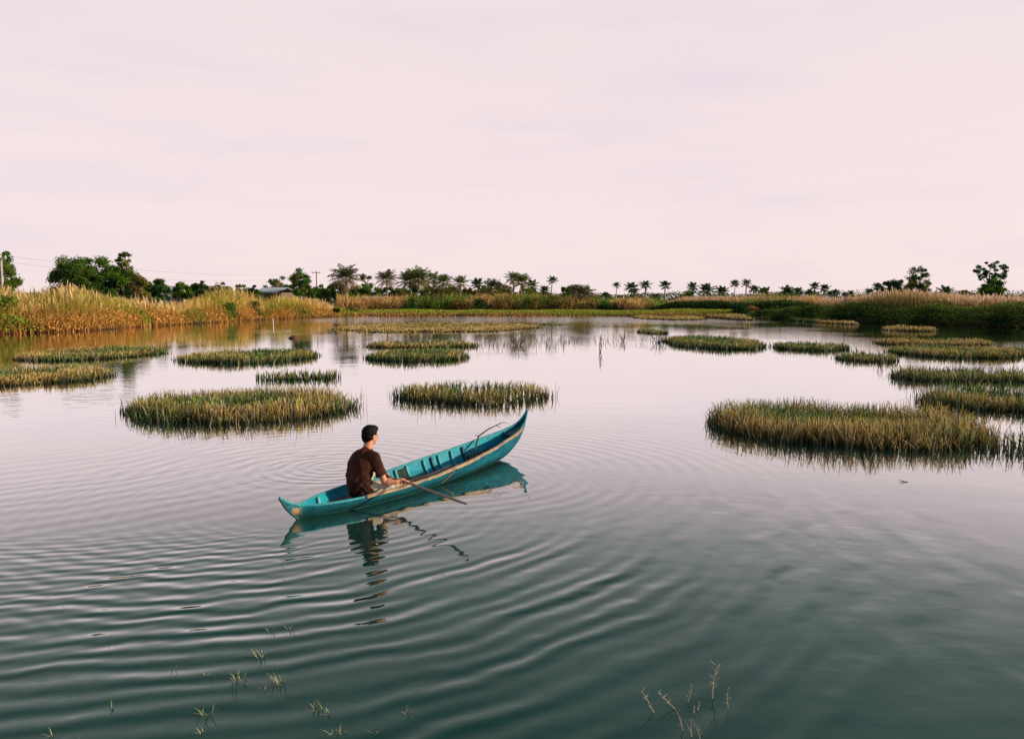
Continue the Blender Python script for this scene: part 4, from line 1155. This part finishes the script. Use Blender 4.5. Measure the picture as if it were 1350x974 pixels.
rag('fishing_net', 'dark green net bunched against the far side of the boat by the man', 1.93, 2.10, 1, .35, .93, NETM, .012, 'net', .022)
rag('dark_layer', 'dark sheet on the floor near the bow under the leaning branch', 3.30, 3.95, 1, .0, .62, mat_plain('dark_layer', (.012, .02, .028), .45, .4, 12), .015, 'layer', .03)  # thin dark layer draped over the bow floor

# ------------------------------------------------------------------ the man (voxel-joined body so it is one surface)
def ball(bm, c, r, M=None):
    q = bmesh.ops.create_icosphere(bm, subdivisions=3, radius=1.0)
    r = r if hasattr(r, '__len__') else (r, r, r)
    for v in q['verts']:
        p = Vector((v.co.x * r[0], v.co.y * r[1], v.co.z * r[2]))
        v.co = (M @ p if M is not None else p) + Vector(c)
def limb(bm, pts, rad, seg=20, flat_end=False):
    tube(bm, pts, rad, seg)
    for i, (p, r) in enumerate(zip(pts, rad)):
        if flat_end and i == len(pts) - 1: continue
        ball(bm, p, r)
def fuse(name, bm, vox, smooth_n, mat, parent=None, post=None):
    me = bpy.data.meshes.new('tmp'); bm.to_mesh(me); bm.free()
    o = bpy.data.objects.new('tmp', me); COL.objects.link(o)
    md = o.modifiers.new('r', 'REMESH'); md.mode = 'VOXEL'; md.voxel_size = vox
    if smooth_n:
        ms = o.modifiers.new('s', 'SMOOTH'); ms.iterations = smooth_n; ms.factor = .5
    dg = bpy.context.evaluated_depsgraph_get(); ev = o.evaluated_get(dg)
    me2 = bpy.data.meshes.new_from_object(ev); me2.name = name
    bpy.data.objects.remove(o, do_unlink=True); bpy.data.meshes.remove(me)
    me2.materials.clear()
    if post:
        n = len(me2.vertices); co = np.empty(n * 3, np.float32); me2.vertices.foreach_get('co', co)
        no = np.empty(n * 3, np.float32); me2.vertices.foreach_get('normal', no)
        co = post(co.reshape(-1, 3), no.reshape(-1, 3)); me2.vertices.foreach_set('co', co.reshape(-1).astype(np.float32)); me2.update()
    me2.polygons.foreach_set('use_smooth', [True] * len(me2.polygons))
    return link_mesh(name, me2, mat, parent)

SKIN = mat_plain('skin', (.60, .27, .145), .55, .15, 10, spec=.35)
HAIRM = mat_plain('black_hair', (.006, .005, .006), .6, .4, 60, bump=.004, bscale=120, spec=.12)
SHIRTM = mat_plain('brown_black_shirt', (.060, .021, .014), .9, .35, 3.5, col2=(.034, .014, .011), spec=.1, bump=.012, bscale=9)
SHORTM = mat_plain('khaki_shorts', (.55, .50, .40), .9, .25, 14, bump=.004, bscale=30)
EYEM = mat_plain('eye_dark', (.02, .015, .012), .2, .1, 10)

# everything in boat coordinates (x bow, y = -p, z) then placed with the boat's frame
def bp(t, p, z): return Vector((t, -p, z))
man_root_loc, man_rot = BO, BROT
J = dict(pelvis=bp(.93, .01, .145), belly=bp(.885, .0, .27), chest=bp(.93, .01, .42), upper=bp(.985, .01, .515), neck=bp(1.04, .01, .60), head=bp(1.095, .012, .765),
         ls=bp(1.06, -.145, .50), rs=bp(.985, .18, .53), re=bp(1.045, .285, .235), rw=bp(1.225, .375, .205),
         le=bp(1.17, -.21, .30), lw=bp(1.345, -.06, .235),
         rh=bp(.97, .10, .135), lh=bp(.97, -.09, .135), rk=bp(1.36, .215, .15), lk=bp(1.31, -.13, .37), ra=bp(1.66, .10, .085), la=bp(1.55, -.10, .085))
POLE_A = bp(1.40, -.06, .215); POLE_T = bp(.66, 1.80, .285)
pd = (POLE_T - POLE_A).normalized()
RH = POLE_A + pd * .52; LH = POLE_A + pd * .07
J['rw'] = RH + Vector((-.085, .03, .005)); J['lw'] = LH + Vector((-.085, .0, .02))

def torso(bm, grow=0.0):
    g = grow
    for a, b, ra, rb in (('pelvis', 'belly', (.115, .165, .11), (.105, .150, .12)), ('belly', 'chest', (.105, .15, .12), (.12, .168, .13)), ('chest', 'upper', (.12, .168, .13), (.095, .165, .085))):
        for t in np.linspace(0, 1, 6):
            c = J[a].lerp(J[b], t); r = [ra[i] * (1 - t) + rb[i] * t + g for i in range(3)]
            ball(bm, c, r)
    for s in ('ls', 'rs'):
        for t in np.linspace(.2, 1, 5): ball(bm, J['upper'].lerp(J[s], t) + Vector((0, 0, .012)), .070 - .012 * t + g * .8)
    limb(bm, [J['upper'] + Vector((0, 0, .02)), J['neck'] + Vector((-.005, 0, -.01))], [.085 + g, .062 + g * .5])

def hand_grip(bm, c, wrist, ax, up_sign=1.0):
    w = (c - wrist); w = (w - ax * w.dot(ax)).normalized()
    n = ax.cross(w).normalized()
    if n.z < 0: n = -n
    R = .027
    # palm over the pole
    M = Matrix((ax, w, n)).transposed()
    ball(bm, c + n * .026 - w * .014, (.042, .040, .015), M)
    ball(bm, c + n * .018 - w * .032, (.034, .022, .018), M)
    limb(bm, [wrist, c + n * .018 - w * .04], [.026, .024], 12)
    for i, (ln, rr) in enumerate(((.92, .0088), (1.05, .0092), (1.0, .009), (.8, .0078))):
        o_ = ax * ((i - 1.5) * .0205)
        pts = []
        for a in np.linspace(95, 95 - 235 * ln, 9):
            q = math.radians(a); pts.append(c + o_ + w * math.cos(q) * R + n * math.sin(q) * R)
        limb(bm, pts, [rr * (1.05 - .03 * k) for k in range(9)], 8)
    pts = [c - ax * .030 - w * .030 + n * .010]
    for a in np.linspace(170, 300, 5):
        q = math.radians(a); pts.append(c - ax * .040 + w * math.cos(q) * R * 1.05 + n * math.sin(q) * R * 1.05)
    limb(bm, pts, [.0135, .0115, .0105, .010, .0095, .0085], 8)

bm = bmesh.new(); torso(bm)
limb(bm, [J['neck'] - Vector((.01, 0, .02)), J['head'] - Vector((.018, 0, .06))], [.062, .054])
# head
H_ = J['head']; Rh = Matrix.Rotation(math.radians(-8), 3, 'Z') @ Matrix.Rotation(math.radians(8), 3, 'Y')
def hd(x, y, z): return H_ + Rh @ Vector((x, y, z))
ball(bm, hd(-.008, 0, .025), (.096, .077, .095), Rh)
ball(bm, hd(.022, 0, -.035), (.070, .062, .078), Rh)
ball(bm, hd(.055, 0, -.085), (.028, .034, .024), Rh)
for s in (-1, 1):
    ball(bm, hd(-.004, s * .076, -.012), (.018, .010, .032), Rh @ Matrix.Rotation(math.radians(12), 3, 'Y'))
    ball(bm, hd(.068, s * .032, .022), (.018, .026, .009), Rh)
    ball(bm, hd(.066, s * .036, -.022), (.020, .020, .016), Rh)
    ball(bm, hd(.098, s * .010, -.036), (.010, .010, .008), Rh)
limb(bm, [hd(.084, 0, .012), hd(.106, 0, -.030)], [.009, .0135], 10)
ball(bm, hd(.088, 0, -.062), (.010, .024, .006), Rh); ball(bm, hd(.086, 0, -.071), (.010, .020, .006), Rh)
# arms
for s, e, w in (('rs', 're', 'rw'), ('ls', 'le', 'lw')):
    a, b, c = J[s], J[e], J[w]
    limb(bm, [a, a.lerp(b, .35), a.lerp(b, .8), b], [.052, .049, .040, .038])
    limb(bm, [b, b.lerp(c, .3), b.lerp(c, .75), c], [.038, .041, .031, .026])
hand_grip(bm, RH, J['rw'], pd); hand_grip(bm, LH, J['lw'], pd)
# legs and bare feet
for h, k, a in (('rh', 'rk', 'ra'), ('lh', 'lk', 'la')):
    A, B, C = J[h], J[k], J[a]
    limb(bm, [A, A.lerp(B, .5), B], [.085, .072, .056]); limb(bm, [B, B.lerp(C, .3), B.lerp(C, .8), C], [.052, .054, .038, .034])
    f = C + Vector((0, 0, -.02))
    limb(bm, [f + Vector((-.03, 0, -.005)), f + Vector((.08, 0, -.008)), f + Vector((.15, 0, -.014))], [.030, .030, .020])
    for i in range(5): limb(bm, [f + Vector((.15, (i - 2) * .016, -.016)), f + Vector((.185 - abs(i - 1) * .006, (i - 2) * .017, -.022))], [.010, .009], 6)
def place(o):
    o.location = man_root_loc; o.rotation_euler = (0, 0, man_rot); return o
man = fuse('person', bm, .0045, 3, SKIN); place(man)
tag(man, 'man in dark brown t-shirt and khaki shorts sitting in the boat gripping a pole', 'person')
# shirt
bm = bmesh.new(); torso(bm, .016)
ball(bm, J['pelvis'] + Vector((-.01, 0, .0)), (.135, .185, .105))
for s, e in (('rs', 're'), ('ls', 'le')):
    a, b = J[s], J[e]; limb(bm, [a, a.lerp(b, .3), a.lerp(b, .60), a.lerp(b, .74)], [.072, .070, .066, .068], 24, True)
def folds(co, no):
    x, y, z = co[:, 0], co[:, 1], co[:, 2]
    d = .011 * (1 - 2 * np.abs(np.sin((z * 16 + x * 14 + y * 24) + 1.6 * np.sin(y * 17 + z * 9))) ** .8) * np.clip((.50 - z) * 4, .15, 1)
    d += .0045 * np.sin(z * 70 - y * 55 + 2 * np.sin(x * 30)) * np.clip((.35 - z) * 5, .1, 1)
    d += .005 * np.sin((y * 60 - z * 25)) * np.clip((z - .1) * 3, .2, .8)
    return co + no * d[:, None]
sh = fuse('shirt', bm, .007, 4, SHIRTM, man, folds); sh['label'] = 'dark brown short-sleeved t-shirt'
# shorts
bm = bmesh.new()
ball(bm, J['pelvis'] + Vector((.03, 0, -.012)), (.135, .178, .098))
for h, k in (('rh', 'rk'), ('lh', 'lk')):
    A, B = J[h], J[k]; limb(bm, [A, A.lerp(B, .4), A.lerp(B, .72), A.lerp(B, .86)], [.100, .096, .090, .092], 24, True)
def folds2(co, no):
    d = .006 * np.sin(co[:, 0] * 75 + co[:, 1] * 40 + 2 * np.sin(co[:, 2] * 30))
    return co + no * d[:, None]
so = fuse('shorts', bm, .007, 3, SHORTM, man, folds2); so['label'] = 'light khaki shorts'
# hair
bm = bmesh.new()
ball(bm, hd(-.014, 0, .040), (.104, .086, .093), Rh)
ball(bm, hd(-.040, 0, .000), (.074, .080, .080), Rh)
ball(bm, hd(.035, 0, .092), (.060, .060, .038), Rh)
ball(bm, hd(-.062, 0, -.045), (.040, .052, .045), Rh)
def hairp(co, no):
    d = .0035 * np.sin(co[:, 0] * 190 + 3 * np.sin(co[:, 1] * 90)) * np.sin(co[:, 1] * 210 + co[:, 2] * 120)
    return co + no * d[:, None]
hair = fuse('hair', bm, .006, 2, HAIRM, man, hairp)
me = hair.data; b2 = bmesh.new(); b2.from_mesh(me)
Hi = Rh.transposed()
kill = []
for v in b2.verts:
    q = Hi @ (v.co - H_)
    if (q.x > .045 and q.z < .062) or (q.x > .005 and q.z < .015): kill.append(v)
bmesh.ops.delete(b2, geom=kill, context='VERTS'); b2.to_mesh(me); b2.free()
for s in (-1, 1):
    bm = bmesh.new(); ball(bm, hd(.0795, s * .031, .004), (.011, .013, .008), Rh); obj('eye', bm, EYEM, man, True)

# the pole he holds
def in_world(p): return BO + BU * p.x - BR * p.y + Vector((0, 0, p.z))
bm = bmesh.new()
L0 = POLE_A - pd * .10; n = 14; rr = []
pts = []
for i in range(n):
    t = i / (n - 1); p = L0.lerp(POLE_T, t); p = p + Vector((0, 0, .006 * math.sin(t * 5)))
    pts.append(in_world(p)); rr.append(.0145 + .002 * math.sin(i * 2.3))
rr[-1] = .010
tube(bm, pts, rr, 10)
tag(obj('pole', bm, POLEWOOD, smooth=True), 'long wooden pole held in both hands out over the near side of the boat', 'pole')

# ------------------------------------------------------------------ sprigs in the foreground water
def sprig_tuft(label, px, py, size_px, n, seed, flat=.6):
    rg = random.Random(seed); b = on_water(px, py); s = size_px * pxm(b.y)
    bm = bmesh.new()
    for i in range(int(n * 1.5)):
        a = rg.uniform(0, 6.28); l = s * rg.uniform(.35, 1.05); el = rg.uniform(.25, 1.3) * flat + .15
        e = Vector((math.cos(a) * math.cos(el), math.sin(a) * math.cos(el), math.sin(el))) * l
        o = Vector((rg.uniform(-.3, .3) * s, rg.uniform(-.3, .3) * s, -.01))
        m_ = o + e * .5 + Vector((0, 0, l * .12))
        side = e.cross(Vector((0, 0, 1))).normalized() * .0021
        vs = [bm.verts.new(q) for q in (o - side, o + side, m_ + side, m_ - side)]
        bm.faces.new(vs); t = bm.verts.new(o + e); bm.faces.new((vs[3], vs[2], t))
    me = bpy.data.meshes.new('water_grass'); bm.to_mesh(me); bm.free()
    o = link_mesh('water_grass', me, SPRIG); o.location = b
    tag(o, label, 'water grass', 'grass sprigs in the near water'); return o
SPRIG = mat_plain('sprig_green', (.34, .34, .18), .7, .4, 30, col2=(.16, .20, .09))
for i, (lab, x, y, s, n) in enumerate((
    ('small faint grass sprig, upper left of the pair on the long bright ripple', 358, 832, 12, 5),
    ('leaning grass sprig on the long bright ripple, highest and furthest right', 384, 829, 16, 6),
    ('upright tall grass sprig just under the long bright ripple', 344, 866, 24, 8),
    ('barely visible grass sprig left of the upright ones', 229, 881, 12, 4),
    ('thin single-bladed grass sprig between the faint one and the wide tuft', 276, 890, 18, 5),
    ('wide spiky grass tuft left of the largest tuft', 313, 896, 26, 12),
    ('largest bushy grass tuft in the middle of the left group', 367, 900, 28, 14),
    ('small sprig at the lower left of the largest bushy tuft', 348, 908, 14, 5),
    ('thin crossed sprig standing alone at lower left', 145, 933, 16, 6),
    ('star-shaped grass sprig near the bottom, above a smaller one', 272, 943, 24, 8),
    ('small grass sprig below the star-shaped one', 263, 966, 16, 5),
    ('pale leaning grass tuft, left half of the touching pair at lower middle', 420, 935, 22, 9),
    ('darker right half of the touching pair of tufts at lower middle', 433, 940, 16, 7),
    ('thin dark sprig furthest right of the left group', 537, 940, 16, 5),
    ('grass tuft cut by the bottom edge below the touching pair', 445, 966, 22, 8),
    ('single leaning blade sprig near the bottom edge', 494, 966, 14, 4),
    ('pale sprig at the bottom left corner', 71, 970, 20, 6),
    ('tiny sprig beside the bottom left corner sprig', 107, 973, 9, 4))):
    sprig_tuft(lab, x, y, s, n, 100 + i)

def twig_plant(label, base, tip, side_n, seed, fork=()):
    rg = random.Random(seed); b = on_water(*base); H = 0
    t = at(tip[0], tip[1], b.y + .02) - b
    if t.z < .02: t.z = .02
    bm = bmesh.new(); L = t.length; r = max(.0022, L * .017)
    ax = t.normalized()
    tube(bm, [-ax * .03, t * .5 + Vector((rg.uniform(-.01, .01), 0, 0)), t], [r, r * .8, r * .35], 6)
    for i in range(side_n):
        k = .25 + .68 * i / max(1, side_n - 1) + rg.uniform(-.04, .04); o = t * k; s = 1 if i % 2 else -1
        d = Vector((s * rg.uniform(.6, 1), rg.uniform(-.6, .6), rg.uniform(.25, .8))).normalized() * L * rg.uniform(.14, .26)
        tube(bm, [o, o + d * .5 - Vector((0, 0, .002)), o + d], [r * .6, r * .5, r * .25], 5)
        if rg.random() < .5: tube(bm, [o + d * .5, o + d * .5 + Vector((s * .2, .1, .9)) * L * .08], [r * .4, r * .2], 4)
    for f in fork:
        e = at(f[0], f[1], b.y + rg.uniform(-.03, .03)) - b
        tube(bm, [t * .2, t * .2 + (e - t * .2) * .5 + Vector((0, 0, -.006)), e], [r * .7, r * .5, r * .25], 5)
    o = obj('water_twig', bm, PALETWIG); o.location = b
    tag(o, label, 'twig plant', 'pale twigs in the near water'); return o
for i, a in enumerate((
    ('leftmost pale branching twig of the right group, leaning left', (862, 939), (846, 909), 6),
    ('pale twig leaning left with a long bare stem, second from left', (890, 934), (868, 911), 6),
    ('short upright pale twig between the long-stemmed one and the tallest', (906, 924), (912, 901), 5),
    ('tallest pale twig with many side shoots', (939.5, 920), (945.5, 875), 9),
    ('thin upright pale twig furthest right, beside the tallest', (960.5, 934), (960, 906), 4),
    ('tiny twin-tipped pale sprout below the short upright twig, the right one', (921, 936), (923, 925), 3),
    ('tiny pale sprout left of the twin-tipped one', (915, 940), (916, 930), 3),
    ('thick reddish-footed pale twig leaning left below the sprouts', (900, 962), (892, 935), 4, [(898, 944)]),
    ('thin straight pale twig at the bottom edge between two thick ones', (912.5, 971), (911.5, 948), 3, [(903, 948)]),
    ('thick forked pale twig at the bottom edge with three long tips', (923.5, 973), (922, 955), 3, [(913, 946), (934, 948)]))):
    twig_plant(*a[:4], 300 + i, *a[4:])
